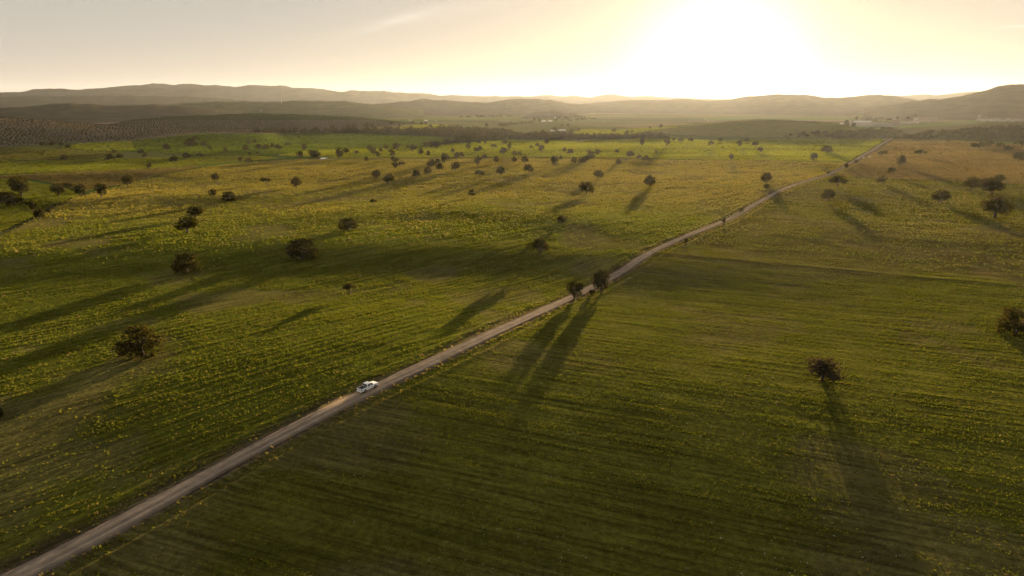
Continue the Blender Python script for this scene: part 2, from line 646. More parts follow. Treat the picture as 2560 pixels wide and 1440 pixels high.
def field_colours(x, y, px, py, r, hillz):
    n = len(x)
    c = np.zeros((n, 3))
    # far plain: a patchwork of fields
    ca, sa = math.cos(0.35), math.sin(0.35)
    u, v = (x * ca + y * sa), (-x * sa + y * ca)
    u = u + 60 * (fbm(x / 300, y / 300, 41, 2) - 0.5)
    i, j = np.floor(u / 520), np.floor(v / 260 + hash2(np.floor(u / 520), np.zeros(n), 3))
    h1, h2 = hash2(i, j, 21), hash2(i, j, 22)
    A, B, Cc = colr(0.070, 0.072, 0.024), colr(0.052, 0.075, 0.016), colr(0.105, 0.085, 0.042)
    pal = np.where((h1 < 0.45)[:, None], A, np.where((h1 < 0.78)[:, None], B, Cc))
    c[:] = pal * (0.75 + 0.5 * h2)[:, None]
    patch = fbm(x / 34, y / 34, 51, 4)
    big = fbm(x / 95, y / 70, 61, 3)

    def put(poly, col):
        m = inpoly(px, py, poly) & (y > 5)
        c[m] = col if isinstance(col, np.ndarray) and col.ndim == 1 else col[m]
        return m
    # hills inside the sheet
    for pl, col in LEFT_BANDS:
        put(pl, colr(*col))
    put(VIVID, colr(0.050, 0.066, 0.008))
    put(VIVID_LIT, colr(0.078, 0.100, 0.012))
    put(STRIP, colr(0.10, 0.118, 0.009))
    put(MID_GREEN, colr(0.080, 0.098, 0.012))
    put(MID_GREEN2, colr(0.080, 0.098, 0.014))
    put(MID_GREEN3, colr(0.080, 0.092, 0.020))
    gold = sstep(360, 600, r)[:, None]
    lf = (1 - gold) * (colr(0.080, 0.085, 0.010)) + gold * colr(0.145, 0.122, 0.028)
    lf = lf * (0.7 + 0.6 * big)[:, None]
    so = sstep(0.60, 0.72, patch)[:, None]
    lf = lf * (1 - so * 0.45) + SOIL * so * 0.45
    put(LEFT_FIELD, lf)
    rf = colr(0.078, 0.076, 0.012) * (0.75 + 0.5 * big)[:, None]
    so = sstep(0.52, 0.66, patch)[:, None]
    rf = rf * (1 - so * 0.4) + SOIL * so * 0.4
    bank = inpoly(px, py, [(1560, 540), (2000, 545), (2900, 600), (2900, 745), (2560, 716), (1700, 652), (1600, 640)])
    rf = np.where(bank[:, None], rf * 0.45 + colr(0.092, 0.070, 0.024) * 0.55, rf)
    put(RIGHT_FIELD, rf)
    put(RIGHT_BROWN, colr(0.105, 0.079, 0.042) * (0.75 + 0.5 * big)[:, None])
    # olive hills, scrub hill
    m = inpoly(px, py, [(-900, 250), (0, 290), (300, 300), (640, 300), (930, 300), (1050, 312), (900, 330), (640, 335), (500, 333), (330, 352), (180, 358), (0, 366), (-900, 440)]) & (hillz > 2.5)
    c[m] = colr(0.120, 0.096, 0.064)
    m = inpoly(px, py, [(1430, 346), (1560, 330), (1850, 298), (2100, 310), (2230, 345), (1950, 348)]) & (hillz > 4)
    c[m] = colr(0.105, 0.098, 0.030)
    m = inpoly(px, py, [(2200, 345), (2230, 322), (2560, 302), (3000, 298), (3000, 360), (2560, 356), (2300, 348)])
    c[m] = colr(0.055, 0.052, 0.022)
    return c


TONE = field_colours(GX, GY, PX, PY, GR, GZ)
# road verges: bare, dusty earth on the left, dry grass beyond the ditch
vg = (1 - sstep(2.6, 3.6, rd))[:, None]
TONE = TONE * (1 - vg) + colr(0.115, 0.085, 0.055) * vg
dl = (np.exp(-((rd - 4.4) / 1.2) ** 2) * (rsd < 0))[:, None] * 0.8
TONE = TONE * (1 - dl) + colr(0.070, 0.048, 0.030) * dl
gl = [flat(*p) for p in GULLY_PX]
gd = np.full(GX.shape, 1e6)
mnear = (GR < 700) & (GX < 0)
gd[mnear], _ = seg_dist(GX[mnear], GY[mnear], gl)
gv = (np.exp(-(gd / 5.0) ** 2))[:, None] * 0.85
TONE = TONE * (1 - gv) + colr(0.058, 0.048, 0.034) * gv
GZ = GZ - 1.1 * np.exp(-(gd / 3.0) ** 2)

nr, na = len(rs), len(azs)
ii = np.arange(nr - 1)[:, None] * na + np.arange(na)[None, :]
jj = np.arange(nr - 1)[:, None] * na + (np.arange(na)[None, :] + 1) % na
quads = np.stack([ii, ii + na, jj + na, jj], -1).reshape(-1, 4)
cen = len(GX)
verts = np.concatenate([np.stack([GX, GY, GZ], -1), [[0, 0, float(GZ[:na].mean())]]])
tris = np.stack([np.full(na, cen), np.arange(na), (np.arange(na) + 1) % na], -1)
gm = np_mesh('ground', verts, quads, tris)
gm.polygons.foreach_set('use_smooth', np.ones(len(gm.polygons), bool))
_inl, _inr = inpoly(PX, PY, LEFT_FIELD) & INF, inpoly(PX, PY, RIGHT_FIELD) & INF
_u, _t, _am = GX / 40, GY / 40, np.zeros(len(GX))
for _m, _deg in ((_inl, 44.0), (_inr, 110.0)):
    _a = math.radians(_deg)
    _u = np.where(_m, (GX * math.cos(_a) - GY * math.sin(_a)) / 1.1, _u)
    _t = np.where(_m, (GX * math.sin(_a) + GY * math.cos(_a)) / 26.0, _t)
    _am = np.where(_m, 1 - 0.5 * sstep(350, 900, GR), _am)
set_attr(gm, 'rowco', 'FLOAT_VECTOR', np.concatenate([np.stack([_u, _t, _u * 0], -1), [[0, 0, 0]]]))
set_attr(gm, 'rowamt', 'FLOAT', np.concatenate([_am, [0]]))
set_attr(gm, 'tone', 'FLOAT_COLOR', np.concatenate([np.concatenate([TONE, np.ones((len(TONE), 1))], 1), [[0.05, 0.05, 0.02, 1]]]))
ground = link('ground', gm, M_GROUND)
tag(ground, 'rolling patchwork of green and golden fields reaching to the hills', None, None, 'structure')

# ------------------------------------------------------------------ the gravel road
k = NT('gravel_road')
uvn = k.n('ShaderNodeAttribute', attribute_name='across')
co = k.n('ShaderNodeTexCoord').outputs['Object']
tr = k.ramp(uvn.outputs['Fac'], [(0.0, (0.12, 0.09, 0.062)), (0.14, (0.185, 0.145, 0.108)), (0.30, (0.26, 0.205, 0.155)), (0.5, (0.18, 0.142, 0.106)), (0.70, (0.26, 0.205, 0.155)), (0.86, (0.185, 0.145, 0.108)), (1.0, (0.12, 0.09, 0.062))])
at2 = k.n('ShaderNodeAttribute', attribute_name='lane')
f = k.mix('MULTIPLY', 1.0, k.ramp(k.noise(co, 0.35, 6, 0.75), [(0.3, 0.66), (0.7, 1.25)]), k.ramp(k.noise(at2.outputs['Vector'], 1.0, 4, 0.6), [(0.3, 0.75), (0.7, 1.2)]))
c = k.mix('MULTIPLY', 1.0, tr, f)
d = k.n('ShaderNodeBsdfDiffuse')
k.l(c, d.inputs['Color'])
k.l(k.bump(k.noise(co, 4.0, 4, 0.7), 0.5, 0.06), d.inputs['Normal'])
k.l(d.outputs[0], k.out.inputs[0])
M_ROAD = k.m
tang = np.gradient(ROADC, axis=0)
tang /= np.hypot(*tang.T)[:, None]
nor = np.stack([tang[:, 1], -tang[:, 0]], -1)
fr = np.array([0.0, 0.06, 0.2, 0.32, 0.42, 0.5, 0.58, 0.68, 0.8, 0.94, 1.0])
hgt = np.array([-0.25, 0.0, 0.03, 0.0, 0.045, 0.055, 0.045, 0.0, 0.03, 0.0, -0.25])
rv = []
ac = []
zc = terrain(ROADC[:, 0], ROADC[:, 1])
# the road bed is graded: smoother than the land beside it
ker = np.ones(5) / 5
zc = np.convolve(np.pad(zc, 2, mode='edge'), ker, mode='valid')
rc = np.hypot(ROADC[:, 0], ROADC[:, 1])
wob = (vnoise(np.arange(len(ROADC)) * 0.15, np.zeros(len(ROADC)), 77) - 0.5) * 0.9
for q, hh in zip(fr, hgt):
    off = (q - 0.5) * ROAD_W + (wob if q in (0.0, 0.06) else 0) + (-wob[::-1] if q in (0.94, 1.0) else 0)
    p = ROADC + nor * (off[:, None] if isinstance(off, np.ndarray) else off)
    rv.append(np.stack([p[:, 0], p[:, 1], zc + 0.06 + 0.0006 * rc + hh], -1))
    ac.append(np.full(len(ROADC), q))
rv = np.stack(rv, 1)
ac = np.stack(ac, 1)
m_, n_ = rv.shape[:2]
i0 = (np.arange(m_ - 1)[:, None] * n_ + np.arange(n_ - 1)[None, :])
rq = np.stack([i0, i0 + 1, i0 + n_ + 1, i0 + n_], -1).reshape(-1, 4)
rm = np_mesh('gravel_road', rv.reshape(-1, 3), rq)
rm.polygons.foreach_set('use_smooth', np.ones(len(rm.polygons), bool))
set_attr(rm, 'across', 'FLOAT', ac.ravel())
_len = np.concatenate([[0], np.cumsum(np.hypot(*np.diff(ROADC, axis=0).T))])
set_attr(rm, 'lane', 'FLOAT_VECTOR', np.stack([ac * ROAD_W * 2.6, np.repeat(_len[:, None], ac.shape[1], 1) * 0.06, ac * 0], -1).reshape(-1, 3))
road = link('gravel_road', rm, M_ROAD)
tag(road, 'narrow pale gravel road running diagonally across the fields', None, None, 'structure')

# ------------------------------------------------------------------ far hills and mountains


def far_ridge(name, pts, R, w1, w2, mat, rough, seed, label, base=-12.0, depthbend=0.0):
    ha, ht = sky_fn(pts)
    na_ = max(120, int((ha[-1] - ha[0]) / math.radians(0.1)))
    az_ = np.linspace(ha[0], ha[-1], na_)
    # smooth skyline
    tn = np.interp(az_, ha, ht)
    kk = np.hanning(7)
    kk /= kk.sum()
    tn = np.convolve(np.pad(tn, 3, mode='edge'), kk, mode='valid')
    tn = tn + (fbm(az_ * 90, az_ * 0 + seed, seed, 4) - 0.5) * 0.0021
    q = np.concatenate([np.linspace(-2.1, 0, 26), np.linspace(0, 2.0, 14)[1:]])
    V = []
    for s in q:
        Rl = R * (1 + depthbend * np.sin(az_ * 9 + seed))
        rr = Rl + s * (w1 if s < 0 else w2)
        crest = CAMH + Rl * tn
        x, y = rr * np.sin(az_), rr * np.cos(az_)
        prof = math.exp(-s * s)
        rg = (fbm(x / (w1 * 0.5), y / (w1 * 0.5), seed, 4) - 0.5) * rough * 4 * prof * (1 - prof) + (fbm(x / 60, y / 60, seed + 5, 3) - 0.5) * rough * 0.12 * prof
        V.append(np.stack([x, y, base + (crest - base) * prof + rg], -1))
    V = np.stack(V, 0)
    a_, b_ = V.shape[:2]
    i0 = (np.arange(a_ - 1)[:, None] * b_ + np.arange(b_ - 1)[None, :])
    qd = np.stack([i0, i0 + b_, i0 + b_ + 1, i0 + 1], -1).reshape(-1, 4)
    me = np_mesh(name, V.reshape(-1, 3), qd)
    me.polygons.foreach_set('use_smooth', np.ones(len(me.polygons), bool))
    o = link(name, me, mat)
    tag(o, label, None, None, 'structure')
    return o


M_SCRUB = hill_mat('scrub_hill', (0.032, 0.027, 0.017), (0.060, 0.053, 0.030))
M_SCRUB2 = hill_mat('grass_hill', (0.045, 0.047, 0.020), (0.075, 0.080, 0.030))
M_MOUNT = hill_mat('mountain', (0.05, 0.045, 0.035), (0.08, 0.07, 0.055), 0.003)
far_ridge('mountains', [(-900, 236), (-300, 232), (0, 230), (60, 229), (85, 222), (175, 222), (190, 225), (270, 219), (345, 212), (400, 209), (430, 212), (480, 209), (510, 214), (545, 212), (590, 217), (625, 213), (700, 214), (735, 219), (800, 222),
                        (850, 230), (875, 226), (945, 227), (990, 231), (1060, 233), (1100, 239), (1150, 237), (1200, 241), (1250, 240), (1310, 241), (1375, 238), (1400, 241), (1430, 238), (1480, 243), (1500, 239), (1540, 236),
                        (1570, 242), (1600, 240), (1680, 243), (1760, 246), (1900, 250), (2100, 248), (2220, 240), (2250, 240), (2290, 237), (2310, 234), (2340, 238), (2380, 234), (2440, 229), (2560, 232), (2800, 240)],
          13000, 2000, 2000, M_MOUNT, 120, 3, 'long pale mountain range along the horizon')
far_ridge('hills', [(-600, 240), (0, 243), (90, 240), (180, 240), (330, 239), (460, 241), (540, 246), (620, 250), (720, 258), (800, 263)], 9000, 1500, 1500, M_SCRUB, 60, 9, 'hazy second ridge below the mountains at left')
far_ridge('hills', [(-700, 276), (-200, 272), (0, 270), (60, 266), (120, 261), (180, 257), (220, 259), (260, 263), (310, 263), (370, 261), (420, 263), (470, 267), (560, 276), (660, 285), (740, 292)], 3900, 650, 700, M_SCRUB, 26, 13, 'dark scrub covered hill behind the olive groves')
far_ridge('hills', [(330, 272), (400, 264), (470, 257), (550, 253), (620, 254), (680, 257), (725, 251), (800, 252), (860, 252), (900, 257), (930, 262), (1000, 270), (1060, 277)], 5000, 800, 800, M_SCRUB2, 30, 17, 'green topped hill carrying the white masts')
far_ridge('hills', [(840, 270), (920, 262), (1000, 255), (1055, 248), (1110, 250), (1170, 255), (1210, 257), (1240, 253), (1290, 246), (1340, 247), (1380, 251), (1420, 258), (1500, 266), (1600, 275)], 6800, 1100, 1100, M_SCRUB, 45, 23, 'pair of rounded hills in the middle distance')
far_ridge('hills', [(1380, 272), (1460, 260), (1540, 252), (1580, 251), (1650, 250), (1700, 247), (1750, 251), (1810, 251), (1850, 243), (1900, 238), (1950, 235), (1990, 237), (2010, 236), (2040, 240), (2065, 245), (2080, 244), (2120, 244),
                    (2170, 237), (2200, 236), (2240, 241), (2290, 250), (2360, 262)], 7600, 1200, 1200, M_SCRUB, 45, 27, 'hazy hills right under the setting sun')
far_ridge('hills', [(2160, 268), (2250, 259), (2290, 252), (2340, 248), (2400, 241), (2440, 232), (2490, 217), (2520, 212), (2545, 211), (2580, 213), (2700, 226), (2900, 246), (3200, 262)], 5200, 900, 1000, M_SCRUB, 35, 31, 'broad brown hill at the right edge')
far_ridge('hills', [(1240, 302), (1290, 295), (1320, 287), (1345, 280), (1370, 277), (1400, 280), (1440, 286), (1480, 294), (1520, 302)], 4200, 380, 420, M_SCRUB, 20, 37, 'small wooded knoll on the far plain')

# ------------------------------------------------------------------ scattered growth: one object per kind, instanced inside it
GN = {}


def scatter_tree():
    if 'g' in GN:
        return GN['g']
    ng = bpy.data.node_groups.new('scatter', 'GeometryNodeTree')
    ng.interface.new_socket('Geometry', in_out='INPUT', socket_type='NodeSocketGeometry')
    ng.interface.new_socket('Geometry', in_out='OUTPUT', socket_type='NodeSocketGeometry')
    N, L = ng.nodes, ng.links
    gi, go = N.new('NodeGroupInput'), N.new('NodeGroupOutput')

    def named(name, typ):
        n = N.new('GeometryNodeInputNamedAttribute')
        n.data_type = typ
        n.inputs['Name'].default_value = name
        return n.outputs['Attribute']

    def eq(k):
        n = N.new('FunctionNodeCompare')
        n.data_type = 'INT'
        n.operation = 'EQUAL'
        L.new(named('variant', 'INT'), n.inputs[2])
        n.inputs[3].default_value = k
        return n.outputs[0]
    join = N.new('GeometryNodeJoinGeometry')
    for v in range(4):
        s = N.new('GeometryNodeSeparateGeometry')
        s.domain = 'POINT'
        L.new(gi.outputs[0], s.inputs[0])
        L.new(eq(v), s.inputs[1])
        t = N.new('GeometryNodeGeometryToInstance')
        L.new(s.outputs[0], t.inputs[0])
        L.new(t.outputs[0], join.inputs[0])
    p = N.new('GeometryNodeSeparateGeometry')
    p.domain = 'POINT'
    L.new(gi.outputs[0], p.inputs[0])
    L.new(eq(-1), p.inputs[1])
    iop = N.new('GeometryNodeInstanceOnPoints')
    L.new(p.outputs[0], iop.inputs['Points'])
    L.new(join.outputs[0], iop.inputs['Instance'])
    iop.inputs['Pick Instance'].default_value = True
    L.new(named('pick', 'INT'), iop.inputs['Instance Index'])
    L.new(named('rot', 'FLOAT_VECTOR'), iop.inputs['Rotation'])
    L.new(named('scl', 'FLOAT_VECTOR'), iop.inputs['Scale'])
    L.new(iop.outputs[0], go.inputs[0])
    GN['g'] = ng
    return ng


def scatter(name, protos, pts, rotz, scl, tint, mat, label):
    """protos: four (verts, quads) meshes; pts Nx3; one object that instances them at its own points"""
    V, Q, var = [], [], []
    off = 0
    for kx, (v, q) in enumerate(protos):
        V.append(v)
        Q.append(np.asarray(q) + off)
        var.append(np.full(len(v), kx))
        off += len(v)
    n = len(pts)
    V.append(pts)
    var.append(np.full(n, -1))
    me = np_mesh(name, np.concatenate(V), np.concatenate(Q))
    pad = off
    set_attr(me, 'variant', 'INT', np.concatenate(var))
    set_attr(me, 'pick', 'INT', np.concatenate([np.zeros(pad), rng.integers(0, len(protos), n)]))
    rot = np.zeros((n, 3))
    rot[:, 2] = rotz
    set_attr(me, 'rot', 'FLOAT_VECTOR', np.concatenate([np.zeros((pad, 3)), rot]))
    set_attr(me, 'scl', 'FLOAT_VECTOR', np.concatenate([np.ones((pad, 3)), scl]))
    set_attr(me, 'tint', 'FLOAT_COLOR', np.concatenate([np.ones((pad, 4)), np.concatenate([tint, np.ones((n, 1))], 1)]))
    o = link(name, me, mat)
    md = o.modifiers.new('scatter', 'NODES')
    md.node_group = scatter_tree()
    tag(o, label, None, None, 'stuff')
    return o


def blade_tuft(seed, nb, spread, h, width):
    r = np.random.default_rng(seed)
    V, Q = [], []
    for b in range(nb):
        a = r.uniform(0, 2 * math.pi)
        p = np.array([math.cos(a), math.sin(a), 0]) * spread * r.uniform(0, 1)
        lean = np.array([math.cos(a), math.sin(a), 0]) * r.uniform(0.0, 0.5)
        fa = r.uniform(0, math.pi)
        w = np.array([math.cos(fa), math.sin(fa), 0]) * width * r.uniform(0.6, 1.2)
        hh = h * r.uniform(0.5, 1.05)
        z = np.array([0, 0, 1.0])
        a0, a1 = p - w, p + w
        m = p + lean * hh * 0.5 + z * hh * 0.6
        t = p + lean * hh * 1.1 + z * hh
        i = len(V)
        V += [a0, a1, m + w * 0.8, m - w * 0.8, t + w * 0.15, t - w * 0.15]
        Q += [(i, i + 1, i + 2, i + 3), (i + 3, i + 2, i + 4, i + 5)]
    return np.array(V), np.array(Q)


TUFTS = [blade_tuft(s, 9, 0.34, 0.42, 0.075) for s in range(4)]


def rows(direction_deg, pitch, step, rmin, rmax, jit):
    """points along sowing rows, as world x,y"""
    a = math.radians(direction_deg)
    tx, ty = math.sin(a), math.cos(a)
    nx, ny = ty, -tx
    us = np.arange(-rmax, rmax, pitch)
    ts = np.arange(-rmax, rmax, step)
    U, T = np.meshgrid(us, ts)
    k = np.meshgrid(np.arange(len(us)), np.arange(len(ts)))[0].ravel()
    U, T = U.ravel(), T.ravel()
    cxm = 0.5 * rmax
    x = tx * T + nx * U
    y = ty * T + ny * U
    m = (np.hypot(x, y) < rmax) & (np.hypot(x, y) > rmin) & (np.abs(np.arctan2(x, y)) < math.radians(41))
    x, y, k = x[m], y[m], k[m]
    u = U[m]
    x = x + rng.normal(0, jit, len(x)) + tx * rng.uniform(-step / 2, step / 2, len(x))
    y = y + rng.normal(0, jit, len(y)) + ty * rng.uniform(-step / 2, step / 2, len(y))
    t_ = tx * x + ty * y
    return x, y, u, t_


def crop(name, poly, direction, pitch, step, rmin, rmax, jit, colfn, size, keep, label):
    x, y, u, kk = rows(direction, pitch, step, rmin, rmax, jit)
    z = terrain(x, y)
    px, py = project(x, y, z)
    m = inpoly(px, py, poly)
    x, y, z, u, kk, px, py = (q[m] for q in (x, y, z, u, kk, px, py))
    d, s = road_dist(x, y)
    wig = 1.2 * (fbm(kk / 60, u / 60, 95, 2) - 0.5)
    rowstr = fbm((u + wig) / 1.25, kk / 38, 91, 3)
    ps = (u + wig) / (3.7 if direction < 90 else 2.7)
    grp = (0.5 + 0.5 * np.cos(2 * math.pi * ps)) * (0.25 + 0.75 * hash2(np.floor(ps), np.floor(kk / 90), 93))
    patch = fbm(x / 34, y / 34, 51, 4)
    fine = fbm(x / 6.0, y / 6.0, 57, 2)
    pr = keep(x, y, d, rowstr, grp, patch, fine)
    gdist, _ = seg_dist(x, y, gl)
    m = (rng.random(len(x)) < pr) & (d > 3.1 + 0.0022 * np.hypot(x, y)) & (gdist > 3.2)
    x, y, z, d, s, patch, fine, grp, rowstr = (q[m] for q in (x, y, z, d, s, patch, fine, grp, rowstr))
    n = len(x)
    r = np.hypot(x, y)
    tint = colfn(x, y, r, patch, fine, d) * rng.uniform(0.78, 1.22, n)[:, None]
    sc = size(r, fine, d) * rng.uniform(0.7, 1.3, n)
    scl = np.stack([sc, sc, sc * rng.uniform(0.75, 1.25, n)], -1)
    print(name, n)
    return scatter(name, TUFTS, np.stack([x, y, z - 0.02], -1), rng.uniform(0, 6.28, n), scl, tint, M_TUFT, label)


def left_col(x, y, r, patch, fine, d):
    g = sstep(340, 600, r)[:, None]
    b = fbm(x / 60, y / 45, 71, 3)[:, None]
    g = np.clip(g * 0.8 + (b - 0.5) * 1.2, 0, 1)
    c = (1 - g) * colr(0.105, 0.120, 0.016) + g * colr(0.190, 0.160, 0.036)
    dry = (rng.random(len(x)) < 0.12)[:, None]
    return np.where(dry, colr(0.17, 0.13, 0.055), c)


def right_col(x, y, r, patch, fine, d):
    b = fbm(x / 50, y / 40, 73, 3)[:, None]
    c = (1 - b) * colr(0.078, 0.100, 0.012) + b * colr(0.108, 0.112, 0.016)
    dry = (rng.random(len(x)) < 0.06)[:, None]
    c = np.where(dry, colr(0.17, 0.13, 0.055), c)
    f = sstep(300, 480, r)[:, None]
    return c * (1 - 0.3 * f) + f * 0.3 * colr(0.15, 0.105, 0.035)


def left_keep(x, y, d, rowstr, grp, patch, fine):
    p = 0.10 + 1.1 * sstep(0.42, 0.60, rowstr) * (0.14 + 1.1 * grp)
    p = p * (1 - 0.85 * sstep(0.58, 0.70, patch))
    p = p * (0.45 + 1.0 * sstep(0.3, 0.6, fine))
    return np.clip(p, 0, 1)


def right_keep(x, y, d, rowstr, grp, patch, fine):
    p = 0.12 + 1.0 * sstep(0.42, 0.62, rowstr) * (0.16 + 1.1 * grp)
    p = p * (1 - 0.55 * sstep(0.52, 0.66, patch)) * (0.5 + 0.9 * sstep(0.3, 0.6, fine))
    p = np.maximum(p, 0.75 * (np.exp(-((d - 6.5) / 1.6) ** 2)))
    return np.clip(p, 0, 1)


crop('crop_grass', LEFT_FIELD, 44, 0.39, 0.38, 70, 330, 0.06, left_col, lambda r, f, d: 0.34 + 0.0010 * r + 0.18 * f, left_keep, 'tufted golden green crop growing in rows left of the road')
crop('crop_grass', LEFT_FIELD, 44, 1.25, 1.2, 330, 900, 0.12, left_col, lambda r, f, d: 1.1 + 0.0008 * r, left_keep, 'thinner dry golden crop rows farther up the left field')
crop('crop_grass', RIGHT_FIELD, 110, 0.36, 0.34, 70, 330, 0.05, right_col, lambda r, f, d: 0.25 + 0.0009 * r + 0.12 * f, right_keep, 'short green crop growing in rows right of the road')
crop('crop_grass', RIGHT_FIELD, 110, 1.25, 1.3, 330, 800, 0.12, right_col, lambda r, f, d: 0.9 + 0.0008 * r, right_keep, 'fine green crop farther up the right field')

# young crops of the farther fields: broader, lower clumps
FARG = [blade_tuft(50 + s, 9, 0.5, 0.5, 0.16) for s in range(4)]


def meadow(polys, cols, n, rmin, rmax, label):
    """random clumps, thinner with distance, inside pixel polygons"""
    a = rng.uniform(math.radians(-39), math.radians(39), n)
    r = 1 / rng.uniform(1 / rmax, 1 / rmin, n)
    x, y = r * np.sin(a), r * np.cos(a)
    z = terrain(x, y)
    px, py = project(x, y, z)
    tint = np.zeros((n, 3))
    ok = np.zeros(n, bool)
    for pl, c in zip(polys, cols):
        m = inpoly(px, py, pl)
        tint[m] = c
        ok |= m
    d, _ = road_dist(x, y)
    st = fbm(x / 120, y / 40, 83, 3)
    ok &= (d > 4.5 + 0.002 * r)
    x, y, z, r, tint, st = (q[ok] for q in (x, y, z, r, tint, st))
    n = len(x)
    tint = tint * (0.65 + 0.7 * st)[:, None] * rng.uniform(0.8, 1.25, n)[:, None]
    w = 1.2 + r * 0.0030
    scl = np.stack([w, w, rng.uniform(0.6, 1.1, n) * (0.8 + 0.0006 * r)], -1)
    print('meadow', n)
    return scatter('meadow_grass', FARG, np.stack([x, y, z - 0.03], -1), rng.uniform(0, 6.28, n), scl, tint, M_TUFT, label)


meadow([p for p, c in LEFT_BANDS] + [VIVID, VIVID_LIT, STRIP, MID_GREEN, MID_GREEN2, MID_GREEN3, RIGHT_BROWN],
       [colr(*c) * 1.25 for p, c in LEFT_BANDS] + [colr(0.072, 0.098, 0.010), colr(0.14, 0.155, 0.014), colr(0.150, 0.165, 0.012), colr(0.14, 0.15, 0.016), colr(0.14, 0.15, 0.016), colr(0.11, 0.12, 0.03), colr(0.115, 0.088, 0.045)],
       420000, 330, 3200, 'young green crop covering the farther fields')

# taller weeds along both verges of the road
vx, vy, vd = [], [], []
for side, offs, dens in ((1, 3.1, 2.2), (1, 6.6, 2.6), (-1, 6.4, 2.2), (-1, 3.2, 0.7)):
    m = rc < 900
    P, T_, Nn = ROADC[m], tang[m], nor[m]
    for q in range(int(dens * 3)):
        k_ = np.arange(len(P))
        o_ = offs + rng.normal(0, 0.45, len(P))
        xy = P + Nn * (side * o_)[:, None] + T_ * rng.uniform(-1.5, 1.5, len(P))[:, None]
        keepm = rng.random(len(P)) < 0.25 + 0.9 * vnoise(xy[:, 0] / 7, xy[:, 1] / 7, 31)
        vx.append(xy[keepm, 0])
        vy.append(xy[keepm, 1])
vx, vy = np.concatenate(vx), np.concatenate(vy)
dd, _ = road_dist(vx, vy)
m = dd > 2.05
vx, vy = vx[m], vy[m]
n = len(vx)
sc = (0.8 + 0.0016 * np.hypot(vx, vy)) * rng.uniform(0.45, 1.15, n)
tint = np.where((rng.random(n) < 0.45)[:, None], colr(0.19, 0.145, 0.062), colr(0.11, 0.11, 0.022)) * rng.uniform(0.7, 1.3, n)[:, None]
scatter('verge_grass', TUFTS, np.stack([vx, vy, terrain(vx, vy) - 0.05], -1), rng.uniform(0, 6.28, n), np.stack([sc, sc, sc], -1), tint, M_TUFT, 'dry weeds and grass along both verges of the gravel road')

# pale stones and seed heads lying about the near fields
def rock(seed):
    r = np.random.default_rng(seed)
    bm_ = bmesh.new()
    bmesh.ops.create_icosphere(bm_, subdivisions=1, radius=0.5)
    v = np.array([tuple(q.co) for q in bm_.verts]) * r.uniform(0.6, 1.1, (len(bm_.verts), 1)) * np.array([1, 0.8, 0.6])
    f = np.array([[q.index for q in p.verts] + [p.verts[0].index] for p in bm_.faces])
    bm_.free()
    tri = f[:, :3]
    return v, tri


def stones(n):
    a = rng.uniform(math.radians(-38), math.radians(38), n)
    r = 1 / rng.uniform(1 / 330, 1 / 75, n)
    x, y = r * np.sin(a), r * np.cos(a)
    d, _ = road_dist(x, y)
    cl_ = fbm(x / 18, y / 18, 121, 3)
    ok = (d > 2.6) & (rng.random(n) < sstep(0.45, 0.7, cl_) + 0.06)
    x, y = x[ok], y[ok]
    m = len(x)
    V, T_ = [], []
    protos = [rock(s) for s in range(4)]
    off = 0
    z = terrain(x, y)
    for q in range(m):
        v, t = protos[q % 4]
        s_ = 0.10 + 0.22 * random.random() ** 3
        an = random.uniform(0, 6.28)
        ca_, sa_ = math.cos(an), math.sin(an)
        V.append(np.stack([x[q] + s_ * (v[:, 0] * ca_ - v[:, 1] * sa_), y[q] + s_ * (v[:, 0] * sa_ + v[:, 1] * ca_), z[q] + s_ * v[:, 2] + s_ * 0.15], -1))
        T_.append(t + off)
        off += len(v)
    me = np_mesh('field_stones', np.concatenate(V), None, np.concatenate(T_))
    tag(link('field_stones', me, paint('pale_stone', (0.30, 0.26, 0.20), 0.95, noise=0.3)), 'small pale stones lying in loose patches on the near fields', None, None, 'stuff')


stones(5200)

# ------------------------------------------------------------------ trees


def tube(V, Q, path, radii, seg=7):
    base = len(V)
    for k_, (p, r) in enumerate(zip(path, radii)):
        p = np.array(p, float)
        q = np.array(path[min(k_ + 1, len(path) - 1)], float) - np.array(path[max(k_ - 1, 0)], float)
        q /= max(np.linalg.norm(q), 1e-6)
        a = np.cross(q, [0.3, 1, 0.1])
        a /= np.linalg.norm(a)
        b = np.cross(q, a)
        for s in range(seg):
            th = 2 * math.pi * s / seg
            V.append(p + (a * math.cos(th) + b * math.sin(th)) * r)
    for k_ in range(len(path) - 1):
        for s in range(seg):
            i = base + k_ * seg
            Q.append((i + s, i + (s + 1) % seg, i + seg + (s + 1) % seg, i + seg + s))


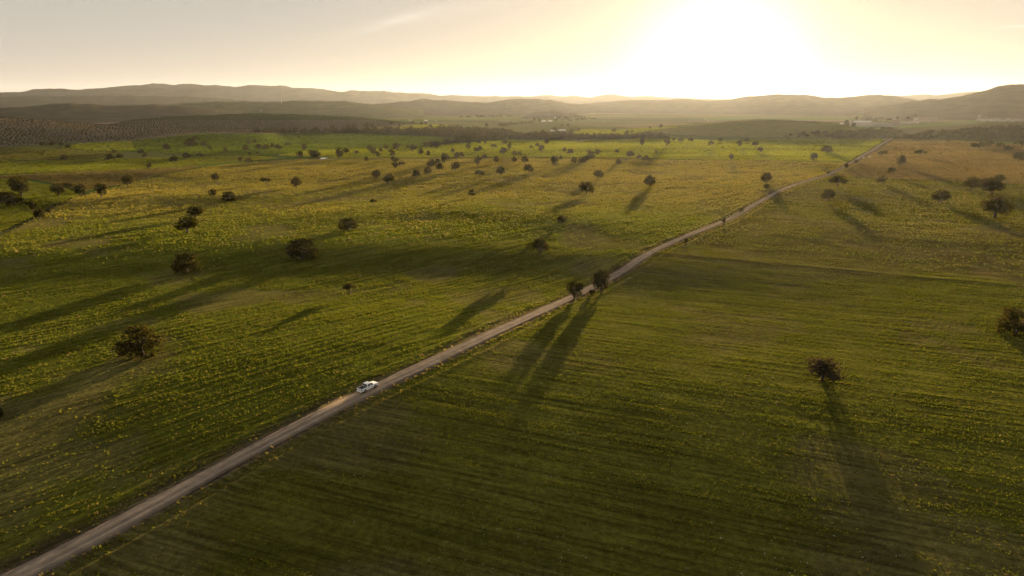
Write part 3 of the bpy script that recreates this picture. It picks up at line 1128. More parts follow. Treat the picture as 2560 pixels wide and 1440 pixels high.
def crown_lobes(shape, r):
    """ellipsoid lobes of a crown of unit width and unit height"""
    L = []
    if shape == 'd':
        L.append((0, 0, 0.52, 0.40, 0.40, 0.40))
        for k_ in range(9):
            a = k_ * 0.7 + r.uniform(-0.2, 0.2)
            L.append((0.30 * math.cos(a), 0.30 * math.sin(a), r.uniform(0.22, 0.44), r.uniform(0.17, 0.24), r.uniform(0.17, 0.24), r.uniform(0.20, 0.28)))
        for k_ in range(5):
            a = r.uniform(0, 6.28)
            L.append((0.18 * math.cos(a), 0.18 * math.sin(a), r.uniform(0.70, 0.80), 0.20, 0.20, 0.19))
    elif shape == 'r':
        L.append((0, 0, 0.57, 0.36, 0.36, 0.36))
        for k_ in range(9):
            a = k_ * 0.7 + r.uniform(-0.2, 0.2)
            L.append((0.29 * math.cos(a), 0.29 * math.sin(a), r.uniform(0.34, 0.66), r.uniform(0.17, 0.24), r.uniform(0.17, 0.24), r.uniform(0.17, 0.25)))
        for k_ in range(4):
            a = r.uniform(0, 6.28)
            L.append((0.15 * math.cos(a), 0.15 * math.sin(a), r.uniform(0.78, 0.84), 0.19, 0.19, 0.16))
    elif shape == 'u':
        for k_ in range(12):
            a = r.uniform(0, 6.28)
            q = 0.37 * math.sqrt(r.uniform(0, 1))
            L.append((q * math.cos(a), q * math.sin(a), 0.74 - 0.6 * q + r.uniform(-0.10, 0.08), r.uniform(0.15, 0.22), r.uniform(0.15, 0.22), r.uniform(0.13, 0.20)))
    elif shape == 't':
        L.append((0.0, 0, 0.70, 0.40, 0.40, 0.27))
        L.append((r.uniform(-0.1, 0.1), 0, 0.38, 0.32, 0.32, 0.25))
        for k_ in range(8):
            a = r.uniform(0, 6.28)
            L.append((0.30 * math.cos(a), 0.30 * math.sin(a), r.uniform(0.36, 0.82), 0.19, 0.19, r.uniform(0.13, 0.19)))
    elif shape == 'v':
        for sx in (-1, 1):
            L.append((0.24 * sx, 0, 0.70, 0.24, 0.24, 0.26))
            for k_ in range(4):
                a = r.uniform(0, 6.28)
                L.append((0.24 * sx + 0.13 * math.cos(a), 0.16 * math.sin(a), r.uniform(0.55, 0.84), 0.14, 0.14, 0.14))
    elif shape == 's':
        for k_ in range(26):
            v = r.normal(0, 1, 3)
            v /= np.linalg.norm(v)
            q = r.uniform(0.4, 1.0)
            L.append((0.40 * q * v[0], 0.40 * q * v[1], 0.47 + 0.36 * q * v[2], r.uniform(0.10, 0.17), r.uniform(0.10, 0.17), r.uniform(0.10, 0.15)))
    else:                                             # 'b' bush
        for k_ in range(9):
            a = r.uniform(0, 6.28)
            q = 0.30 * math.sqrt(r.uniform(0, 1))
            L.append((q * math.cos(a), q * math.sin(a), r.uniform(0.30, 0.66), r.uniform(0.17, 0.26), r.uniform(0.17, 0.26), r.uniform(0.26, 0.36)))
    return L


def crown_mesh(name, shape, seed, nleaf, leaf):
    r = np.random.default_rng(seed)
    L = crown_lobes(shape, r)
    wts = np.array([l[3] * l[4] + l[3] * l[5] for l in L])
    wts /= wts.sum()
    sub = []                                          # clumps of leaves on each lobe
    ncl = max(30, nleaf // 14)
    lob = r.choice(len(L), ncl, p=wts)
    for li in lob:
        cx, cy_, cz, rx, ry, rz = L[li]
        v = r.normal(0, 1, 3)
        v /= np.linalg.norm(v)
        q = r.uniform(0.62, 1.04)
        sub.append((cx + v[0] * rx * q, cy_ + v[1] * ry * q, cz + v[2] * rz * q, v))
    V = np.zeros((nleaf * 4, 3))
    per = r.integers(0, ncl, nleaf)
    cs = np.array([s[:3] for s in sub])
    nv = np.array([s[3] for s in sub])
    p = cs[per] + r.normal(0, 0.032 if shape != 's' else 0.026, (nleaf, 3))
    p[:, 2] = np.clip(p[:, 2], 0.02 if shape == 'b' else 0.05, 1.02)
    nn = nv[per] * 0.7 + r.normal(0, 0.75, (nleaf, 3))
    nn /= np.linalg.norm(nn, axis=1)[:, None]
    a = np.cross(nn, r.normal(0, 1, (nleaf, 3)))
    a /= np.linalg.norm(a, axis=1)[:, None]
    b = np.cross(nn, a)
    s1 = leaf * r.uniform(0.6, 1.3, nleaf)[:, None]
    s2 = s1 * r.uniform(0.45, 0.9, nleaf)[:, None]
    V[0::4] = p - a * s1
    V[1::4] = p + b * s2
    V[2::4] = p + a * s1
    V[3::4] = p - b * s2
    me = np_mesh(name, V, np.arange(nleaf * 4).reshape(-1, 4))
    return me


def trunk_mesh(name, shape, seed):
    r = np.random.default_rng(seed + 100)
    V, Q = [], []
    top = {'d': 0.35, 'r': 0.46, 'u': 0.55, 't': 0.5, 's': 0.42, 'v': 0.44, 'b': 0.3}[shape]
    th = {'d': 0.045, 'r': 0.040, 'u': 0.036, 't': 0.045, 's': 0.032, 'v': 0.034, 'b': 0.03}[shape]
    bend = r.uniform(-0.04, 0.04, 2)
    path = [(0, 0, -0.06), (bend[0] * 0.3, bend[1] * 0.3, top * 0.4), (bend[0], bend[1], top), (bend[0] * 0.6, bend[1] * 0.6, top + 0.22)]
    tube(V, Q, path, [th * 1.5, th, th * 0.8, th * 0.35])
    nl = 7 if shape == 's' else 5
    for k_ in range(nl):
        a = k_ * 6.283 / nl + r.uniform(-0.3, 0.3)
        z0 = top * r.uniform(0.6, 1.0)
        q = r.uniform(0.22, 0.33)
        z1 = min(0.9, top + r.uniform(0.12, 0.38))
        tube(V, Q, [(bend[0] * z0 / top, bend[1] * z0 / top, z0), (q * 0.5 * math.cos(a), q * 0.5 * math.sin(a), (z0 + z1) / 2 + 0.02), (q * math.cos(a), q * math.sin(a), z1)], [th * 0.6, th * 0.42, th * 0.14], 5)
    return np_mesh(name, np.array(V), np.array(Q))


PROTO = {}
for shape in 'drutsvb':
    for var in range(3):
        for lod, (nl, lf) in enumerate(((4200, 0.027), (1000, 0.068))):
            if shape in 'sv':
                nl = int(nl * (0.75 if shape == 's' else 0.7))
            if shape == 'u':
                nl = int(nl * 0.75)
            me = crown_mesh('crown', shape, ord(shape) * 10 + var, nl, lf)
            me.materials.append(M_TAWNY if shape == 's' else M_LEAF)
            PROTO[shape, var, lod] = me
        tm = trunk_mesh('trunk', shape, ord(shape) * 10 + var)
        tm.materials.append(M_BARK)
        PROTO[shape, var, 'trunk'] = tm


def plant(name, px, py, w, h, shape, label, cat, group, k_, parts=True):
    p = at(px, py)
    slant = math.sqrt(p.x ** 2 + p.y ** 2 + (CAMH - p.z) ** 2)
    wm, hm = w * slant / F * 1.02, h * slant / F * 1.06
    o = empty(name, (p.x, p.y, p.z), (k_ * 2.399) % 6.283)
    o.scale = (wm, wm, hm)
    tag(o, label, cat, group)
    var = k_ % 3
    c = bpy.data.objects.new('crown', PROTO[shape, var, 0 if w > 21 else 1])
    COL.objects.link(c)
    c.parent = o
    t = bpy.data.objects.new('trunk', PROTO[shape, var, 'trunk'])
    COL.objects.link(t)
    t.parent = o
    return o


# x, y of the foot, crown width, height (photograph pixels), shape, own label
NAMED = '''
355 886 100 68 d|big round tawny topped oak alone in the left foreground crop
757 647 82 49 d|widest low domed oak at the upper edge of the dark hollow
467 680 66 46 d|dense rounded oak inside the shaded hollow at left
470 582 50 35 r|oak just below another one, left of the domed oak above the hollow
490 546 42 27 r|small dark oak right above its twin on the left field
871 574 50 29 d|flat domed oak in the middle of the left field
876 734 34 30 u|slim small tree on the crest below the dark hollow
1350 635 47 39 r|lone oak left of the two trees on the road
1406 559 33 22 b|small bushy oak in the shade above the lone oak near the road
1436 750 46 46 t|tawny lit tree beside the road, left of the dark roadside pair
1505 731 48 54 t|tall dark dense tree beside the road hiding part of the gravel
2055 950 112 60 s|bare reddish twiggy tree alone on the right field
2537 834 80 50 d|brown spreading oak cut off by the right edge
2486 545 62 42 r|largest oak of the right field, upper right edge
2351 507 39 25 r|round oak left of the largest oak of the right field
2427 476 37 27 r|oak left of the clump of three at upper right
2480 486 40 30 r|front oak of the clump of three at upper right
2466 473 31 23 r|middle oak of the clump of three at upper right
2497 456 22 15 r|rear oak of the clump of three at upper right
2069 503 32 26 r|oak right of the road bend casting a long shadow to the right
2093 467 37 23 u|broad ragged oak just above the one by the road bend
2203 460 21 17 r|neat round little oak on the right field, far from the road
2230 436 17 17 u|thin trunked small oak on the brown field above the neat round one
2252 415 21 22 t|tall dark oak with a long shadow across the brown field
2301 391 25 15 u|mushroom shaped oak right of the tall one on the brown field
2205 393 20 13 v|two lobed little oak near the parked white cars
2372 357 16 10 u|low oak at the far edge of the brown field
2446 354 15 9 b|dark bushy oak just above the long thicket at far right
2545 404 23 18 r|spreading oak at the right edge of the brown field
2521 376 22 10 b|straggly oak right below the long thicket at far right
2553 363 17 9 b|dense dark oak at the right edge beside the thicket
2539 362 10 8 b|tiny oak left of the dense one at the right edge
1624 467 32 27 r|perfectly round crowned oak right of the centre casting a broad shadow
1465 486 39 30 r|bushy oak with a wide crown left of the perfectly round one
1496 447 28 20 r|oak right behind the bushy wide crowned one
1915 457 27 23 r|oak at the left side of the road bend under the sun
1829 400 18 17 s|thin leafed tree on the border line below the sun
2066 381 26 15 d|low wide oak on the green strip near the road
2033 403 17 18 t|narrow tall oak at the border line near the road
1251 440 24 23 r|round oak under the far right of the middle grove
1199 443 26 19 u|flat topped oak below the middle grove
941 446 24 20 r|left oak of a pair in the golden field
972 460 27 24 r|right larger oak of a pair in the golden field
664 460 25 16 u|small umbrella shaped oak on the golden field at left
741 469 29 24 r|oak with two visible stems right of the umbrella shaped one
543 462 23 28 u|tall umbrella oak with bare stem on the left golden field
532 490 20 17 b|small bushy oak below the tall umbrella oak
574 502 34 22 d|wide bushy oak right of the small bushy one
934 513 18 17 u|stunted tree alone in the middle of the crop rows
1179 492 19 17 r|small oak alone right of the stunted tree
320 467 24 25 t|tall two tiered oak at the top of the dry gully
254 494 29 29 t|leaning dark oak standing on the right bank of the gully
205 491 25 24 t|oak leaning over the left bank of the gully
147 492 28 27 t|two tiered dark oak in front of the wide flat one
160 477 39 18 u|wide flat crowned oak behind the two tiered one at left
55 489 40 37 t|big leafy tree with a bush at its foot, far left
12 509 30 25 d|dark bushy oak touching the left edge
38 513 36 26 d|dark wide oak right beside the one at the left edge
82 527 20 20 t|pale green small tree near the lower gully
100 547 29 24 b|round dark bush oak at the edge of the lower gully
1387 415 24 25 b|square shaped dense oak at the right end of the grove
1666 366 17 24 t|tallest hazy tree at the end of the dark hedge
1777 367 14 15 u|mushroom shaped hazy oak straight below the sun
1889 371 19 17 u|hazy forked oak to the right below the sun
1900 381 19 15 s|faint bare tree in front of the hazy forked oak
1274 378 11 22 t|narrow tall tree between rounder oaks on the green strip
1139 427 22 21 r|bushy topped oak in front of the middle grove
1195 416 18 24 t|tall oak with a clear stem in the middle grove
1111 408 21 23 t|tall dense oak at the top of the middle grove
-14 1046 34 34 d|dark crown just cut off by the left edge in the foreground
785 394 31 20 b|large dark thicket oak above the bright pond
851 395 24 25 b|tall block shaped dark oak right of the bright pond
749 396 20 17 b|dark oak left of the thicket above the pond
1606 365 13 17 t|upright hazy oak below the far end of the dark hedge
1614 401 20 12 d|low domed oak, rightmost of the row below the green strip
1546 412 15 13 r|round small oak below the row by the green strip
'''
# clusters: phrase, then x y w h shape; counted from the left
CLUSTERS = [
    ('at the olive hill foot', '108 365 15 9 b/132 366 13 10 r/152 367 12 9 b/171 371 15 10 b'),
    ('on the dull field below the olives', '162 403 17 13 r/274 399 18 12 d/286 385 12 9 r/301 398 15 11 r/352 386 14 11 r/363 395 12 11 r'),
    ('just above the left golden crop', '374 423 12 14 t/435 407 19 15 r/601 406 11 12 t/623 409 18 13 r/650 406 9 7 b'),
    ('on the vivid green field\'s left half', '417 376 17 13 r/467 394 19 11 d/478 366 31 17 d/489 351 15 9 r/501 394 15 11 u/511 369 17 14 r/525 375 10 9 r/564 382 11 12 t'),
    ('on the vivid green field\'s right half', '615 378 16 14 r/624 388 9 7 b/624 361 11 10 s/637 359 9 9 r/644 386 8 7 b/647 374 15 13 r/665 373 18 11 d/681 371 11 11 r/695 375 16 13 r/705 374 10 10 u/720 367 16 11 u/761 377 14 16 t'),
    ('in the bright strip\'s left grove', '866 384 15 13 r/890 386 13 12 s/916 404 10 12 r/926 377 18 13 r/934 388 21 16 r/946 392 14 11 b/952 381 11 11 r/965 375 15 11 r/976 381 14 9 b/992 378 20 20 t/1019 370 9 8 b/1032 380 21 19 u/1065 366 20 10 b'),
    ('in the clump above the golden field', '982 392 15 13 r/982 402 12 11 r/988 422 16 16 t/990 408 16 13 r/1005 417 20 14 u'),
    ('on the bright strip under the hedge', '1052 388 15 16 r/1071 391 11 13 r/1092 373 15 19 t/1132 382 10 11 r/1171 362 12 10 r/1171 374 13 14 t/1191 380 14 11 r/1200 379 14 14 r/1198 359 10 9 b/1212 360 11 10 b/1234 372 17 13 u/1259 387 20 18 r/1262 361 13 11 r'),
    ('in the dense middle grove', '1041 445 21 18 r/1070 438 22 20 r/1079 421 24 22 r/1094 411 15 13 r/1099 427 21 19 r/1122 399 10 9 b/1142 399 18 17 t/1154 393 12 12 r'),
    ('along the border right of the middle grove', '1211 398 14 12 r/1240 408 14 16 r/1286 407 13 14 r/1312 409 19 18 r/1321 433 25 21 r/1286 391 12 14 r/1299 391 14 11 r'),
    ('on the bright strip\'s right half', '1328 370 10 7 b/1343 366 12 8 b/1354 381 15 18 t/1366 361 13 11 r/1401 399 9 10 b/1411 381 11 12 r/1426 387 17 13 r'),
    ('in the slanting line right of centre', '1435 409 16 16 r/1455 410 21 16 r/1466 406 16 15 r/1473 384 11 9 r/1477 396 23 16 d/1494 388 18 13 r/1542 383 11 9 r/1576 393 22 14 r/1595 398 19 13 s'),
    ('hazy in the glare below the sun', '1640 384 9 10 s/1684 354 11 10 u/1702 354 15 10 b/1726 357 13 13 u/1800 354 13 8 b/1848 367 13 14 r/1866 354 13 8 b'),
    ('on the green field beyond the hedge', '831 323 16 10 b/870 322 10 9 r/885 318 11 9 b/917 319 13 11 r/931 321 11 9 r/978 311 10 6 b/998 319 8 7 r/1032 311 10 7 r/1054 313 9 8 r/1063 312 7 6 r/1067 325 16 9 b/1077 321 11 9 r/1102 316 10 6 b/1101 323 10 6 b/1113 318 8 5 b'),
    ('around the white roofed farm', '1217 316 8 7 r/1225 330 12 8 b/1247 333 14 11 r/1261 333 10 10 r/1387 326 10 8 r/1405 317 6 6 r/1420 316 6 6 r/1429 334 11 10 r/1447 329 7 8 t/1356 334 13 9 b/1340 337 12 8 b'),
    ('on the plain right of the farm', '1535 331 13 10 r/1567 337 11 10 r/1580 334 8 8 r/1625 323 7 8 s/1624 336 8 7 r/1652 322 8 10 t/1652 340 10 9 r'),
    ('in the thicket at far right', '2430 367 10 8 b/2441 369 18 10 b/2457 368 22 12 b/2471 366 18 11 b/2500 367 16 9 b'),
    ('among the village houses', '2113 316 10 9 b/2134 318 12 10 b/2116 308 8 7 b/2243 301 7 9 t/2270 300 11 7 b/2287 297 6 8 t/2331 295 26 11 b/2354 296 14 9 b/2390 294 12 7 b/2401 295 9 8 b/2141 301 9 9 b/2155 304 14 9 b/2170 303 16 9 b/2186 304 16 8 b/2203 303 18 9 b/2222 303 15 8 b'),
    ('in the scrub behind the road end', '2218 345 14 10 b/2240 348 16 9 b/2262 346 18 10 b/2290 349 16 8 b/2245 336 20 9 b/2320 350 9 6 b'),
]
ROADSIDE = '1478 739 18 14 b|small bush between the two big roadside trees/1716 606 12 10 b|dry bush on the right verge halfway up the road/1809 558 10 13 b|narrow bush on the road verge below the bend/1853 533 13 12 b|dark bush on the left verge below the bend/1915 472 14 12 b|bush on the verge under the oak by the bend/2069 436 9 7 b|low bush at the left side beyond the bend/2117 421 12 11 b|dark roadside bush beyond the bend, left one/2140 408 9 9 b|dark roadside bush beyond the bend, right one'
ORD = ['first', 'second', 'third', 'fourth', 'fifth', 'sixth', 'seventh', 'eighth', 'ninth', 'tenth', 'eleventh', 'twelfth', 'thirteenth', 'fourteenth', 'fifteenth', 'sixteenth']
ADJ = {'b': 'bushy', 'r': 'round', 'd': 'domed', 'u': 'flat topped', 't': 'tall', 's': 'sparse', 'v': 'forked'}
cnt = 0
FEET = []
for line in NAMED.strip().split('\n'):
    a, lab = line.split('|')
    x, y, w, h, s = a.split()
    plant('oak_tree', float(x), float(y), float(w), float(h), s, lab, 'tree', 'oak trees scattered over the fields', cnt)
    cnt += 1
for phrase, items in CLUSTERS:
    L = sorted([i.split() for i in items.split('/')], key=lambda q: (float(q[0]), float(q[1])))
    for q, (x, y, w, h, s) in enumerate(L):
        sz = 'small' if float(w) < 12 else 'large' if float(w) > 19 else 'mid sized'
        lab = '%s %s oak, %s from left %s' % (sz, ADJ[s], ORD[q], phrase)
        plant('oak_tree', float(x), float(y), float(w), float(h), s, lab, 'tree', 'oak trees ' + phrase, cnt)
        cnt += 1
for it in ROADSIDE.split('/'):
    a, lab = it.split('|')
    x, y, w, h, s = a.split()
    plant('bush', float(x), float(y), float(w), float(h), s, lab, 'bush', 'bushes along the gravel road', cnt)
    cnt += 1

# ---- woods and groves that read as one mass
def lump(seed, nl=260, leaf=0.10, shape='b'):
    me = crown_mesh('lump', shape, seed, nl, leaf)
    v = np.zeros(len(me.vertices) * 3)
    me.vertices.foreach_get('co', v)
    q = np.arange(nl * 4).reshape(-1, 4)
    bpy.data.meshes.remove(me)
    return v.reshape(-1, 3), q


LUMPS = [lump(900 + s) for s in range(4)]


def fill(polys, n_per, jitter_px=0.0):
    """random photograph pixels inside polygons, put down on the ground"""
    out = []
    for poly, n in zip(polys, n_per):
        P = np.array(poly)
        lo, hi = P.min(0), P.max(0)
        got = 0
        while got < n:
            x = rng.uniform(lo[0], hi[0], 400)
            y = rng.uniform(lo[1], hi[1], 400)
            m = inpoly(x, y, poly)
            x, y = x[m][:n - got], y[m][:n - got]
            out += list(zip(x, y))
            got += len(x)
    return out


def mass(name, pix, wpx, hpx, mat, label, tintlo=0.7):
    pts, scl = [], []
    for p in at_many(pix):
        p = Vector(p)
        sl = math.hypot(p.x, p.y)
        w = wpx * sl / F * random.uniform(0.7, 1.4)
        h = hpx * sl / F * random.uniform(0.7, 1.35)
        pts.append((p.x, p.y, p.z - 0.1 * h))
        scl.append((w, w, h))
    n = len(pts)
    return scatter(name, LUMPS, np.array(pts), rng.uniform(0, 6.28, n), np.array(scl), np.ones((n, 3)), mat, label)


mass('woodland', fill([[(620, 330), (800, 330), (960, 326), (1060, 327), (1140, 322), (1200, 326), (1290, 334), (1300, 346), (1210, 351), (1120, 343), (1000, 337), (800, 334), (640, 333)],
                       [(1290, 339), (1400, 337), (1440, 342), (1560, 343), (1660, 341), (1660, 347), (1500, 348), (1360, 350), (1290, 351)],
                       [(1060, 365), (1110, 358), (1180, 350), (1210, 352), (1130, 361), (1070, 369)]], [620, 380, 70]), 13, 11, M_LEAF, 'long dark hedge of scrub woodland across the middle distance')
mass('scrub', fill([[(2250, 345), (2330, 330), (2460, 322), (2560, 318), (2640, 316), (2640, 338), (2560, 346), (2400, 346)], [(1950, 343), (1990, 335), (2080, 330), (2200, 332), (2210, 341), (2080, 346)],
                    [(2120, 328), (2200, 322), (2260, 330), (2200, 336)]], [260, 80, 50]), 11, 7, M_LEAF, 'brown scrub covering the slope below the village')
mass('scrub', fill([[(1310, 297), (1360, 287), (1440, 289), (1500, 300), (1420, 303), (1340, 304)], [(1240, 313), (1330, 305), (1330, 309), (1260, 316)], [(1140, 292), (1300, 290), (1300, 292), (1150, 294)]], [90, 30, 30]), 8, 5, M_LEAF, 'dark scrub patches round the small knoll')
mass('scrub', fill([[(0, 580), (60, 552), (110, 530), (150, 508), (205, 488), (215, 492), (150, 516), (100, 545), (40, 572), (0, 592)]], [26]), 7, 4, M_LEAF, 'low scrub lining the dry gully at left')

# olive groves on the two left hills: rows of small grey green trees
def olive_points():
    out = []
    a = math.radians(62)
    t, n_ = np.array([math.sin(a), math.cos(a)]), np.array([math.cos(a), -math.sin(a)])
    U, T = np.meshgrid(np.arange(-2600, 2600, 7.0), np.arange(-3200, 3200, 6.0))
    U, T = U.ravel(), T.ravel()
    x = t[0] * T + n_[0] * U
    y = t[1] * T + n_[1] * U
    x = x + rng.normal(0, 1.3, len(x)) + 9 * (fbm(y / 260, x / 260, 19, 2) - 0.5)
    y = y + rng.normal(0, 1.3, len(y))
    m = (y > 700) & (np.arctan2(x, y) > math.radians(-43)) & (np.arctan2(x, y) < math.radians(-6)) & (np.hypot(x, y) < 2600)
    x, y = x[m], y[m]
    z = terrain(x, y)
    px, py = project(x, y, z)
    A = inpoly(px, py, [(-200, 285), (0, 293), (100, 300), (200, 308), (300, 315), (400, 319), (560, 324), (640, 327), (640, 330), (500, 331), (420, 337), (330, 350), (180, 357), (60, 363), (0, 366), (-200, 380)]) & (np.hypot(x, y) < 1660)
    B = inpoly(px, py, [(230, 315), (280, 308), (340, 300), (420, 292), (640, 284), (760, 287), (880, 292), (960, 300), (1040, 310), (900, 321), (820, 326), (640, 328), (540, 324), (400, 319), (300, 315)]) & (np.hypot(x, y) > 1700) & (np.hypot(x, y) < 2420)
    m = (A | B) & (rng.random(len(x)) < 0.86)
    return x[m], y[m], z[m], px[m], py[m]


ox, oy, oz, opx, opy = olive_points()
order = np.argsort(np.hypot(ox, oy) - 2500 * ((opx > 0) & (opx < 2560)))
ox, oy, oz, opx = ox[order], oy[order], oz[order], opx[order]
OL = [crown_mesh('olive_crown', 'b', 500 + s, 220, 0.11) for s in range(4)]
for me in OL:
    me.materials.append(M_OLIVE)
N_IND = 290
for q in range(min(N_IND, len(ox))):
    o = bpy.data.objects.new('olive_tree', OL[q % 4])
    COL.objects.link(o)
    s = random.uniform(2.2, 3.4)
    o.location = (ox[q], oy[q], oz[q] - 0.1)
    o.scale = (s, s, s * random.uniform(0.75, 0.95))
    o.rotation_euler = (0, 0, random.uniform(0, 6.28))
    tag(o, 'small grey green olive tree in the planted rows on the left hillside', 'olive tree', 'olive trees on the near slope of the left hill')
if len(ox) > N_IND:
    n = len(ox) - N_IND
    s = rng.uniform(2.0, 3.2, n)
    scatter('olive_grove', LUMPS, np.stack([ox[N_IND:], oy[N_IND:], oz[N_IND:] - 0.1], -1), rng.uniform(0, 6.28, n), np.stack([s, s, s * 0.85], -1), np.ones((n, 3)), M_OLIVE, 'olive grove in fine rows covering the upper left hillsides')
print('olives', len(ox), 'trees', cnt)

# ------------------------------------------------------------------ small builders for vehicles and buildings


def bm_obj(name, bm, mat, parent=None, smooth=False, bevel=0.0):
    if bevel:
        bmesh.ops.bevel(bm, geom=list(bm.edges), offset=bevel, segments=2, affect='EDGES', profile=0.5)
    bmesh.ops.recalc_face_normals(bm, faces=bm.faces)
    me = bpy.data.meshes.new(name)
    bm.to_mesh(me)
    bm.free()
    if smooth:
        me.polygons.foreach_set('use_smooth', np.ones(len(me.polygons), bool))
    return link(name, me, mat, parent)


def prism(bm, prof, y0, y1):
    """profile in x,z extruded along y"""
    a = [bm.verts.new((x, y0, z)) for x, z in prof]
    b = [bm.verts.new((x, y1, z)) for x, z in prof]
    n = len(prof)
    bm.faces.new(a)
    bm.faces.new(b[::-1])
    for i in range(n):
        bm.faces.new((a[i], b[i], b[(i + 1) % n], a[(i + 1) % n]))


def box(bm, x0, x1, y0, y1, z0, z1):
    prism(bm, [(x0, z0), (x1, z0), (x1, z1), (x0, z1)], y0, y1)


def poly(bm, pts):
    bm.faces.new([bm.verts.new(p) for p in pts])


M_WHITE = paint('white_car_paint', (0.80, 0.80, 0.79), 0.28, noise=0.03, coat=0.6)
M_GLASS = paint('dark_glass', (0.012, 0.014, 0.018), 0.06, noise=0.1)
M_TYRE = paint('tyre_rubber', (0.020, 0.018, 0.017), 0.9, noise=0.3)
M_RIM = paint('alloy', (0.35, 0.34, 0.33), 0.35, metal=0.9)
M_BLACK = paint('black_plastic', (0.012, 0.012, 0.012), 0.7, noise=0.3)
M_RED = paint('red_lens', (0.16, 0.012, 0.01), 0.2)
M_LENS = paint('clear_lens', (0.75, 0.74, 0.70), 0.1)
M_CHROME = paint('chrome', (0.6, 0.6, 0.6), 0.2, metal=1.0)


def wheel(parent, x, y, r, w):
    bm = bmesh.new()
    prof = [(r * 0.62, -w), (r * 0.93, -w), (r, -w * 0.7), (r, w * 0.7), (r * 0.93, w), (r * 0.62, w)]
    seg = 24
    rings = []
    for s in range(seg):
        a = 2 * math.pi * s / seg
        rings.append([bm.verts.new((q * math.cos(a), yy, q * math.sin(a))) for q, yy in prof])
    for s in range(seg):
        for k_ in range(len(prof)):
            bm.faces.new((rings[s][k_], rings[(s + 1) % seg][k_], rings[(s + 1) % seg][(k_ + 1) % len(prof)], rings[s][(k_ + 1) % len(prof)]))
    wh = empty('wheel', (x, y, r))
    wh.parent = parent
    bm_obj('tyre', bm, M_TYRE, wh, True)
    bm = bmesh.new()
    sgn = 1 if y > 0 else -1
    hub = bm.verts.new((0, sgn * w * 0.85, 0))
    ring = [bm.verts.new((r * 0.63 * math.cos(2 * math.pi * s / 20), sgn * w * (0.8 if s % 4 < 2 else 0.45), r * 0.63 * math.sin(2 * math.pi * s / 20))) for s in range(20)]
    for s in range(20):
        bm.faces.new((hub, ring[s], ring[(s + 1) % 20]))
    bm_obj('rim', bm, M_RIM, wh)
    return wh


def arc(cx, cz, r, a0, a1, n=9):
    return [(cx + r * math.cos(math.radians(a0 + (a1 - a0) * i / n)), cz + r * math.sin(math.radians(a0 + (a1 - a0) * i / n))) for i in range(n + 1)]


